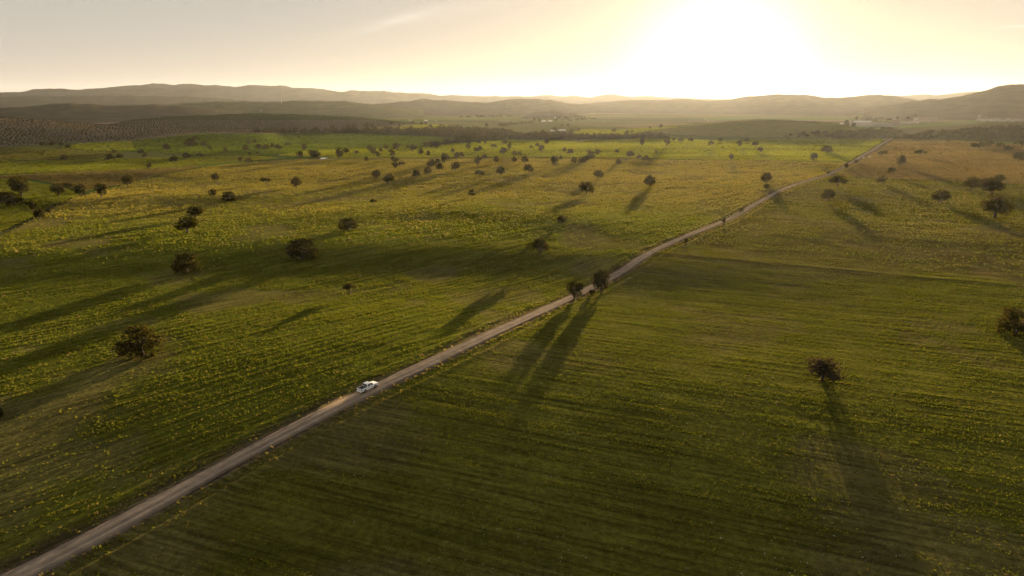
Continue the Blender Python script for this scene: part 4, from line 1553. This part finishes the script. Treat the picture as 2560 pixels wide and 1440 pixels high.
def pickup(loc, rz):
    T = empty('pickup_truck', loc, rz)                # nose along +x
    tag(T, 'white double cab pickup truck with a black cargo bed driving up the gravel road', 'pickup truck')
    HW = 0.90
    # lower body: sills, wings and bonnet in one shell with open wheel arches
    prof = [(-2.62, 0.62), (-2.60, 0.52)] + [(-2.12, 0.50)] + arc(-1.62, 0.40, 0.46, 168, 12) + [(-1.12, 0.42), (1.02, 0.42)] + arc(1.50, 0.40, 0.46, 168, 12) + \
           [(1.98, 0.46), (2.48, 0.46), (2.60, 0.56), (2.62, 0.78), (2.52, 0.96), (2.20, 1.06), (1.20, 1.14), (-0.86, 1.10), (-0.86, 0.98), (-2.62, 0.98)]
    bm = bmesh.new()
    prism(bm, prof, -HW, HW)
    for v in bm.verts:                                # tumblehome and rounded nose
        if v.co.x > 1.9:
            v.co.y *= 1 - 0.10 * (v.co.x - 1.9) / 0.7
        if v.co.z > 0.9:
            v.co.y *= 0.965
    bm_obj('body', bm, M_WHITE, T, False, 0.022)
    for s in (-1, 1):
        bm = bmesh.new()
        y0, y1 = (0.79, 0.868) if s > 0 else (-0.868, -0.79)
        box(bm, -2.60, -0.90, y0, y1, 0.985, 1.17)
        bm_obj('bed_side', bm, M_WHITE, T, False, 0.018)
    bm = bmesh.new()
    box(bm, -2.66, -2.585, -0.80, 0.80, 0.60, 1.165)
    tg = bm_obj('tailgate', bm, M_WHITE, T, False, 0.015)
    bm = bmesh.new()
    box(bm, -2.672, -2.655, -0.13, 0.13, 0.98, 1.04)
    bm_obj('handle', bm, M_BLACK, tg)
    bm = bmesh.new()
    box(bm, -2.672, -2.655, -0.26, 0.26, 0.66, 0.77)
    bm_obj('number_plate', bm, paint('plate', (0.7, 0.7, 0.68), 0.5), tg)
    bm = bmesh.new()
    box(bm, -2.58, -0.88, -0.785, 0.785, 0.985, 1.01)
    bm_obj('bed_liner', bm, M_BLACK, T)
    bm = bmesh.new()
    box(bm, -2.58, -1.0, -0.785, 0.785, 1.12, 1.15)
    bm_obj('bed_cover', bm, M_BLACK, T)
    # cab
    b0, t0 = (-0.90, 1.22, 0.862), (-0.70, 0.42, 0.66)
    zb, zt = 1.10, 1.76
    bm = bmesh.new()
    lo = [bm.verts.new(p) for p in ((-0.90, -0.862, zb), (1.22, -0.862, zb), (1.22, 0.862, zb), (-0.90, 0.862, zb))]
    mid = [bm.verts.new(p) for p in ((-0.78, -0.69, zt - 0.08), (0.46, -0.69, zt - 0.08), (0.46, 0.69, zt - 0.08), (-0.78, 0.69, zt - 0.08))]
    hi = [bm.verts.new(p) for p in ((-0.62, -0.60, zt), (0.28, -0.60, zt), (0.28, 0.60, zt), (-0.62, 0.60, zt))]
    for A, B in ((lo, mid), (mid, hi)):
        for i in range(4):
            bm.faces.new((A[i], A[(i + 1) % 4], B[(i + 1) % 4], B[i]))
    bm.faces.new(hi)
    bm.faces.new(lo[::-1])
    bm_obj('cab', bm, M_WHITE, T, False, 0.03)

    def onside(x, z, s):                              # a point a hair proud of the cab side
        f = (z - zb) / (zt - 0.08 - zb)
        return (x, s * (0.862 + (0.69 - 0.862) * f + 0.012), z)
    for s in (-1, 1):
        bm = bmesh.new()
        poly(bm, [onside(-0.70, 1.18, s), onside(0.02, 1.18, s), onside(0.02, 1.62, s), onside(-0.60, 1.62, s)])
        bm_obj('rear_side_window', bm, M_GLASS, T)
        bm = bmesh.new()
        poly(bm, [onside(0.12, 1.18, s), onside(1.02, 1.18, s), onside(0.52, 1.62, s), onside(0.12, 1.62, s)])
        bm_obj('front_side_window', bm, M_GLASS, T)
        for (x0, x1) in ((-0.80, 0.06), (0.08, 1.10)):
            bm = bmesh.new()
            y0, y1 = (0.868, 0.905) if s > 0 else (-0.905, -0.868)
            box(bm, x0, x1, y0, y1, 0.48, 1.09)
            dr = bm_obj('door', bm, M_WHITE, T, False, 0.012)
            bm = bmesh.new()
            y0, y1 = (0.903, 0.925) if s > 0 else (-0.925, -0.903)
            box(bm, x0 + 0.06, x0 + 0.24, y0, y1, 0.96, 1.0)
            bm_obj('door_handle', bm, M_CHROME, dr)
        bm = bmesh.new()
        y0, y1 = (0.88, 1.08) if s > 0 else (-1.08, -0.88)
        box(bm, 0.88, 0.98, y0, y1, 1.12, 1.30)
        bm_obj('wing_mirror', bm, M_WHITE, T, False, 0.03)
        bm = bmesh.new()
        y0, y1 = (0.74, 0.885) if s > 0 else (-0.885, -0.74)
        box(bm, -2.665, -2.55, y0, y1, 0.72, 1.06)
        bm_obj('tail_light', bm, M_RED, T, False, 0.01)
        bm = bmesh.new()
        y0, y1 = (0.52, 0.80) if s > 0 else (-0.80, -0.52)
        box(bm, 2.44, 2.60, y0, y1, 0.80, 0.95)
        bm_obj('headlight', bm, M_LENS, T, False, 0.02)
        for wx in (-1.62, 1.50):
            wheel(T, wx, s * 0.80, 0.385, 0.13)
            bm = bmesh.new()
            y0, y1 = (0.55, 0.86) if s > 0 else (-0.86, -0.55)
            prism(bm, arc(wx, 0.40, 0.455, 5, 175, 12) + arc(wx, 0.40, 0.42, 175, 5, 12), y0, y1)
            bm_obj('wheel_arch', bm, M_BLACK, T)
    # rear screen lies on the sloping back of the cab, windscreen on its front
    def onback(y, z):
        f = (z - zb) / (zt - 0.08 - zb)
        return (-0.90 + 0.12 * f - 0.012, y, z)

    def onfront(y, z):
        f = (z - zb) / (zt - 0.08 - zb)
        return (1.22 - 0.76 * f + 0.012, y, z + 0.012)
    bm = bmesh.new()
    poly(bm, [onback(-0.72, 1.19), onback(0.72, 1.19), onback(0.62, 1.60), onback(-0.62, 1.60)])
    bm_obj('rear_window', bm, M_GLASS, T)
    bm = bmesh.new()
    poly(bm, [onfront(-0.76, 1.14), onfront(0.76, 1.14), onfront(0.62, 1.62), onfront(-0.62, 1.62)])
    bm_obj('windscreen', bm, M_GLASS, T)
    bm = bmesh.new()
    box(bm, -2.78, -2.63, -0.84, 0.84, 0.42, 0.58)
    bm_obj('rear_bumper', bm, M_WHITE, T, False, 0.03)
    bm = bmesh.new()
    box(bm, 2.58, 2.68, -0.76, 0.76, 0.44, 0.64)
    bm_obj('front_bumper', bm, M_WHITE, T, False, 0.03)
    bm = bmesh.new()
    box(bm, 2.55, 2.632, -0.48, 0.48, 0.68, 0.90)
    bm_obj('grille', bm, M_BLACK, T, False, 0.01)
    bm = bmesh.new()
    box(bm, -2.3, 2.2, -0.7, 0.7, 0.30, 0.5)
    bm_obj('chassis', bm, M_BLACK, T)
    return T


pv = at(931, 974)
kk = int(np.argmin(np.hypot(ROADC[:, 0] - pv.x, ROADC[:, 1] - pv.y)))
tdir = math.atan2(tang[kk][1], tang[kk][0])
pp = Vector((ROADC[kk][0], ROADC[kk][1], 0)) - Vector((nor[kk][0], nor[kk][1], 0)) * 0.75
pz = zc[kk] + 0.06 + 0.0006 * rc[kk] + 0.02
ktx = int(min(kk + 3, len(zc) - 1))
slope = math.atan2(zc[ktx] - zc[kk - 2], np.hypot(*(ROADC[ktx] - ROADC[kk - 2])))
truck = pickup((pp.x, pp.y, pz), tdir)
truck.rotation_euler = (0, -slope, tdir)


def car(px, py, rz, label, L=4.4):
    p = at(px, py)
    T = empty('parked_car', (p.x, p.y, p.z), rz)
    tag(T, label, 'car', 'white cars near the far part of the gravel road')
    h = L / 2
    bm = bmesh.new()
    prof = [(-h, 0.45)] + arc(-h * 0.62, 0.32, 0.36, 170, 10, 6) + arc(h * 0.62, 0.32, 0.36, 170, 10, 6) + [(h, 0.45), (h * 0.98, 0.75), (h * 0.45, 0.92), (-h * 0.95, 0.95)]
    prism(bm, prof, -0.86, 0.86)
    bm_obj('body', bm, M_WHITE, T, False, 0.02)
    bm = bmesh.new()
    lo = [bm.verts.new(q) for q in ((-h * 0.9, -0.82, 0.94), (h * 0.48, -0.82, 0.90), (h * 0.48, 0.82, 0.90), (-h * 0.9, 0.82, 0.94))]
    hi = [bm.verts.new(q) for q in ((-h * 0.72, -0.62, 1.44), (h * 0.12, -0.62, 1.46), (h * 0.12, 0.62, 1.46), (-h * 0.72, 0.62, 1.44))]
    for i in range(4):
        bm.faces.new((lo[i], lo[(i + 1) % 4], hi[(i + 1) % 4], hi[i]))
    bm_obj('window', bm, M_GLASS, T)
    bm = bmesh.new()
    box(bm, -h * 0.73, h * 0.13, -0.63, 0.63, 1.45, 1.49)
    bm_obj('roof', bm, M_WHITE, T)
    for s in (-1, 1):
        for wx in (-h * 0.62, h * 0.62):
            wheel(T, wx, s * 0.76, 0.32, 0.10)
    return T


car(2159, 395, math.radians(62), 'long white car parked close beside the far gravel road', 5.6)
car(2175, 393.5, math.radians(50), 'short white car parked in the field right of the longer one', 4.2)

# ------------------------------------------------------------------ buildings, lorries, masts
M_WALL = paint('whitewash', (0.33, 0.30, 0.27), 0.9, noise=0.10, scale=0.6)
M_STONE = paint('old_stone', (0.24, 0.19, 0.145), 0.95, noise=0.25, scale=0.8)
M_TILE = paint('clay_tiles', (0.15, 0.10, 0.07), 0.9, noise=0.25, scale=1.5)
M_SHEET = paint('sheet_metal', (0.42, 0.41, 0.40), 0.3, metal=0.3, noise=0.1, scale=0.5)
M_DARK = paint('dark_opening', (0.03, 0.025, 0.02), 0.6)


def house(name, px, py, wpx, hpx, depth, label, cat, group=None, wall=None, roof=None, rise=0.28, nwin=3, turn=0.0, chimney=False, storeys=1):
    """gabled building whose long front faces the camera; part sizes from its size in the photograph"""
    p = at(px, py)
    sl = math.hypot(p.x, p.y)
    W, H = wpx * sl / F, hpx * sl / F
    T = empty(name, (p.x, p.y, p.z), math.atan2(-p.x, p.y) + turn)
    tag(T, label, cat, group)
    rh = H * rise
    wh = H - rh
    bm = bmesh.new()
    prof = [(-depth / 2, -1.2), (depth / 2, -1.2), (depth / 2, wh), (0, H - 0.15), (-depth / 2, wh)]
    a = [bm.verts.new((-W / 2, y, z)) for y, z in prof]
    b = [bm.verts.new((W / 2, y, z)) for y, z in prof]
    bm.faces.new(a)
    bm.faces.new(b[::-1])
    for i in range(5):
        bm.faces.new((a[i], b[i], b[(i + 1) % 5], a[(i + 1) % 5]))
    bm_obj('wall', bm, wall or M_WALL, T)
    bm = bmesh.new()
    e = 0.35
    dz = (H - 0.15 - wh) / (depth / 2) * e
    for s in (-1, 1):
        q = [(-W / 2 - e, s * (depth / 2 + e), wh - dz), (W / 2 + e, s * (depth / 2 + e), wh - dz), (W / 2 + e, 0, H - 0.15), (-W / 2 - e, 0, H - 0.15)]
        lo = [bm.verts.new((x, y, z + 0.03)) for x, y, z in q]
        hi = [bm.verts.new((x, y, z + 0.21)) for x, y, z in q]
        bm.faces.new(lo[::-1])
        bm.faces.new(hi)
        for i in range(4):
            bm.faces.new((lo[i], lo[(i + 1) % 4], hi[(i + 1) % 4], hi[i]))
    rf = bm_obj('roof', bm, roof or M_TILE, T)
    if chimney:
        bm = bmesh.new()
        box(bm, W * 0.22, W * 0.22 + 1.0, 0.4, 1.4, H - 1.2, H + 1.1)
        bm_obj('chimney', bm, wall or M_WALL, rf)
    yf = -depth / 2 - 0.04
    sh = wh / storeys
    for st in range(storeys):
        for i in range(nwin):
            x = -W / 2 + (i + 0.5) * W / nwin
            bm = bmesh.new()
            if st == 0 and i == nwin // 2:
                box(bm, x - 0.6, x + 0.6, yf, yf + 0.1, 0.02, min(2.2, sh * 0.75))
                bm_obj('door', bm, M_DARK, T)
            else:
                ww = min(0.65, W / nwin * 0.3)
                box(bm, x - ww, x + ww, yf, yf + 0.1, st * sh + sh * 0.35, st * sh + min(sh * 0.8, sh * 0.35 + 1.5))
                bm_obj('window', bm, M_DARK, T)
    return T


VIL = 'houses of the village on the right slope'
house('barn', 2183, 316.5, 92, 7.5, 11, 'very long low white barn with many openings at the left of the village', 'barn', VIL, rise=0.3, nwin=14, roof=M_STONE)
house('barn', 2150, 309.5, 42, 6.5, 9, 'grey roofed long barn just behind the very long white one', 'barn', VIL, roof=M_SHEET, rise=0.45, nwin=6)
house('farm_house', 2129, 310, 8, 8, 8, 'narrow white gabled house at the left end of the grey roofed barn', 'house', VIL, rise=0.45, nwin=2, turn=1.2)
house('shed', 2105, 311, 9, 3.4, 6, 'small bright shed standing apart left of the village', 'shed', VIL, roof=M_SHEET, nwin=2)
house('shed', 2194, 292.5, 11, 3.2, 8, 'pale flat shed on the field above the village', 'shed', VIL, roof=M_SHEET, nwin=3)
house('stone_house', 2239, 310, 14, 8.5, 10, 'tall rounded stone house at the right end of the long white barn', 'house', VIL, wall=M_STONE, rise=0.45, nwin=3, storeys=2)
house('farm_house', 2262, 309, 20, 5.5, 9, 'low white house with a dark doorway right of the stone house', 'house', VIL, nwin=4)
house('farm_house', 2284, 308, 20, 5.0, 9, 'second low white house farther right of the stone house', 'house', VIL, nwin=4)
house('farm_house', 2291, 301, 12, 6.0, 9, 'white two storey house standing above the low white ones', 'house', VIL, nwin=3, storeys=2)
house('farm_house', 2312, 302, 26, 6.5, 10, 'wide tiled house right of the white two storey one', 'house', VIL, wall=M_STONE, nwin=5)
house('farm_house', 2330, 303, 20, 7.0, 9, 'tiled house with a pale chimney under the dark trees', 'house', VIL, wall=M_STONE, nwin=4, chimney=True)
house('farm_house', 2311, 307, 24, 4.0, 8, 'low stone outbuilding in front of the wide tiled house', 'house', VIL, wall=M_STONE, nwin=5)
house('farm_house', 2345, 304, 16, 5.0, 8, 'last small stone house at the right end of the village core', 'house', VIL, wall=M_STONE, nwin=3)
ROW = 'row of white houses at the far right'
rowx = [(2446, 8, 'leftmost house of the white row, below the water tower'), (2457, 9, 'second white house of the far right row'), (2469, 8, 'third white house of the row, with dark shed beside'), (2481, 10, 'fourth white house of the far right row'),
        (2494, 9, 'fifth white house near the middle of the row'), (2507, 11, 'sixth white house right of the row middle'), (2520, 9, 'seventh white house of the far right row'), (2532, 7, 'smaller eighth white house of the row'), (2548, 15, 'last and widest white house at the picture edge')]
for q, (x, w, lab) in enumerate(rowx):
    house('row_house', x, 302.3 + 0.9 * (q % 2) + q * 0.06, w, 6.2 - 0.6 * (q % 3), 9, lab, 'house', ROW, nwin=3, rise=0.3)
FARM = 'sheds on the far plain'
house('farm_shed', 1380.5, 329, 9.5, 3.6, 9, 'short white roofed shed of the farm beyond the hedge', 'shed', FARM, roof=M_SHEET, rise=0.6, nwin=3)
house('farm_shed', 1405, 327.5, 18, 3.4, 9, 'long white roofed shed right of the short one', 'shed', FARM, roof=M_SHEET, rise=0.6, nwin=6)
house('farm_shed', 1359, 304.5, 11, 3.2, 10, 'pale grey shed at the foot of the small knoll, left one', 'shed', FARM, roof=M_SHEET, rise=0.5, nwin=4)
house('farm_shed', 1375.5, 304, 10, 2.8, 10, 'pale grey shed at the foot of the small knoll, right one', 'shed', FARM, roof=M_SHEET, rise=0.5, nwin=4)
house('white_cottage', 1388, 296, 4, 3.4, 7, 'tiny white cottage on the flank of the small knoll', 'house', FARM, nwin=2)
house('white_cottage', 1035, 279, 9, 2.4, 12, 'long pale shed on the slope of the middle hills', 'shed', FARM, nwin=3, roof=M_SHEET)


def lorry(px, py, label, mat):
    p = at(px, py)
    T = empty('lorry', (p.x, p.y, p.z), math.atan2(-p.x, p.y) + 0.1)
    tag(T, label, 'lorry', 'lorries on the distant main road')
    bm = bmesh.new()
    box(bm, -7, 5, -1.25, 1.25, 1.1, 4.0)
    bm_obj('trailer', bm, mat, T)
    bm = bmesh.new()
    prism(bm, [(5.4, 0.7), (7.7, 0.7), (7.8, 2.0), (7.4, 3.3), (5.4, 3.7)], -1.2, 1.2)
    cb = bm_obj('cab', bm, M_WHITE, T)
    bm = bmesh.new()
    poly(bm, [(7.80, -1.1, 2.05), (7.80, 1.1, 2.05), (7.45, 1.1, 3.2), (7.45, -1.1, 3.2)])
    bm_obj('windscreen', bm, M_GLASS, cb)
    for x in (-6, -4.7, 4.4, 6.6):
        for s in (-1, 1):
            wheel(T, x, s * 1.05, 0.5, 0.16)


lorry(1025, 302, 'grey lorry on the distant main road, left of the white one', paint('grey_canvas', (0.24, 0.25, 0.27), 0.7))
lorry(1065, 302.3, 'white lorry on the distant main road', M_WHITE)
for q, (x, y, lab) in enumerate([(1090, 302, 'white speck of a car right of the white lorry'), (1509, 303, 'shining car on the far plain left of the sun glare'), (1521, 296, 'bright car above and right of the shining one'),
                                 (1724, 301, 'leftmost of four shining cars straight under the sun'), (1737, 301, 'second of four shining cars under the sun'), (1764, 300, 'third of four shining cars under the sun'), (1770, 301, 'rightmost of four shining cars under the sun')]):
    c = car(x, y, 0.5 + q, lab)
    c.name = 'distant_car'
    c['group'] = 'cars on the distant main road'


def mast(px, py, hpx, label, w=0.9):
    p = at(px, py) if py > 290 else None
    # stands on a hill crest: walk the ray to the distance of that hill
    d = pixdir(px, py)
    R = 4700 if py > 260 and py < 272 else 4300
    if p is None:
        t = R / math.hypot(d.x, d.y)
        p = Vector((d.x * t, d.y * t, CAMH + d.z * t))
    sl = math.hypot(p.x, p.y)
    H = hpx * sl / F
    T = empty('mast', (p.x, p.y, p.z))
    tag(T, label, 'mast', 'white masts on the left hills')
    V, Q = [], []
    for k_ in range(3):
        a = k_ * 2.094
        tube(V, Q, [(w * 1.6 * math.cos(a), w * 1.6 * math.sin(a), -10), (w * 0.5 * math.cos(a), w * 0.5 * math.sin(a), H)], [0.42, 0.28], 5)
    link('lattice', np_mesh('lattice', np.array(V), np.array(Q)), M_WALL, T)
    V, Q = [], []
    for k_ in range(10):
        z = H * k_ / 10
        a = k_ * 2.094
        tube(V, Q, [(w * 1.3 * math.cos(a), w * 1.3 * math.sin(a), z), (w * 1.1 * math.cos(a + 2.094), w * 1.1 * math.sin(a + 2.094), z + H / 10)], [0.16, 0.16], 4)
    link('bracing', np_mesh('bracing', np.array(V), np.array(Q)), M_WALL, T)


mast(704.5, 269, 17, 'tallest white mast on the green topped hill')
mast(552, 265.5, 10, 'thin white mast on the hill left of the tallest one', 0.5)
mast(728, 286, 6, 'short white mast below the tallest one', 0.5)
mast(652.5, 278, 4.5, 'stubby white mast low between the two hills', 0.8)

# water tower and chimney over the white row
for (x, y, hh, lab, nm) in ((2446.5, 300, 9, 'white water tower above the left end of the white row', 'water_tower'), (2464, 300, 7, 'slim pale chimney stack above the white row', 'chimney_stack')):
    p = at(x, y)
    sl = math.hypot(p.x, p.y)
    H = hh * sl / F
    T = empty(nm, (p.x, p.y, p.z))
    tag(T, lab, nm.replace('_', ' '))
    V, Q = [], []
    tube(V, Q, [(0, 0, -1), (0, 0, H * 0.65)], [1.3, 1.0], 10)
    link('shaft', np_mesh('shaft', np.array(V), np.array(Q)), M_WALL, T)
    V, Q = [], []
    if nm == 'water_tower':
        tube(V, Q, [(0, 0, H * 0.6), (0, 0, H * 0.68), (0, 0, H * 0.95), (0, 0, H)], [1.0, 2.6, 2.6, 0.2], 12)
        link('tank', np_mesh('tank', np.array(V), np.array(Q)), M_WALL, T)
    else:
        tube(V, Q, [(0, 0, H * 0.6), (0, 0, H)], [1.0, 0.8], 10)
        link('stack_top', np_mesh('stack_top', np.array(V), np.array(Q)), M_WALL, T)

# the pond that mirrors the sky
k = NT('pond_water')
b = k.n('ShaderNodeBsdfPrincipled')
b.inputs['Base Color'].default_value = (0.03, 0.035, 0.03, 1)
b.inputs['Roughness'].default_value = 0.03
co = k.n('ShaderNodeTexCoord').outputs['Object']
k.l(k.bump(k.noise(co, 0.8, 3), 0.04, 0.05), b.inputs['Normal'])
k.l(b.outputs[0], k.out.inputs[0])
pc = at(806, 397.5)
bm = bmesh.new()
vsr = []
for s in range(40):
    a = 2 * math.pi * s / 40
    rr_ = 1 + 0.18 * math.sin(3 * a + 1) + 0.1 * math.sin(5 * a)
    vsr.append(bm.verts.new((6.0 * rr_ * math.cos(a), 11 * rr_ * math.sin(a), 0)))
bm.faces.new(vsr)
pond = bm_obj('water', bm, k.m)
pond.location = (pc.x, pc.y, pc.z + 0.9)
tag(pond, 'small pond mirroring the bright sky below the dark thicket', None, None, 'structure')

# dust hanging behind the moving truck
k = NT('road_dust')
pvn = k.n('ShaderNodeVolumePrincipled')
pvn.inputs['Color'].default_value = (0.95, 0.72, 0.50, 1)
pvn.inputs['Anisotropy'].default_value = 0.5
co = k.n('ShaderNodeTexCoord').outputs['Object']
ln = k.n('ShaderNodeVectorMath', operation='LENGTH')
k.l(co, ln.inputs[0])
fall = k.ramp(ln.outputs['Value'], [(0.0, 1.0), (0.95, 0.0)])
nzd = k.noise(co, 3.0, 4)
mm = k.n('ShaderNodeMath', operation='MULTIPLY')
k.l(fall, mm.inputs[0])
k.l(nzd, mm.inputs[1])
m2 = k.n('ShaderNodeMath', operation='MULTIPLY')
k.l(mm.outputs[0], m2.inputs[0])
m2.inputs[1].default_value = 0.10
k.l(m2.outputs[0], pvn.inputs['Density'])
k.l(pvn.outputs[0], k.out.inputs['Volume'])
bm = bmesh.new()
bmesh.ops.create_icosphere(bm, subdivisions=3, radius=1.0)
dust = bm_obj('dust', bm, k.m)
dd_ = Vector((math.cos(tdir), math.sin(tdir), 0))
dust.location = Vector((pp.x, pp.y, pz)) - dd_ * 9.5 + Vector((nor[kk][0], nor[kk][1], 0)) * 0.55 + Vector((0, 0, 0.6))
dust.rotation_euler = (0, 0, tdir)
dust.scale = (7.5, 1.35, 0.9)
tag(dust, 'sunlit dust trailing behind the white pickup truck', None, None, 'stuff')

# ------------------------------------------------------------------ the evening air
k = NT('evening_haze')
pvn = k.n('ShaderNodeVolumePrincipled')
pvn.inputs['Color'].default_value = (0.94, 0.96, 1.0, 1)
pvn.inputs['Density'].default_value = 0.58e-5
pvn.inputs['Anisotropy'].default_value = 0.54
k.l(pvn.outputs[0], k.out.inputs['Volume'])
bm = bmesh.new()
box(bm, -19000, 19000, -19000, 19000, -60, 520)
hz = bm_obj('haze', bm, k.m)
hz.display_type = 'WIRE'
tag(hz, 'warm evening haze lying over the whole valley', None, None, 'stuff')
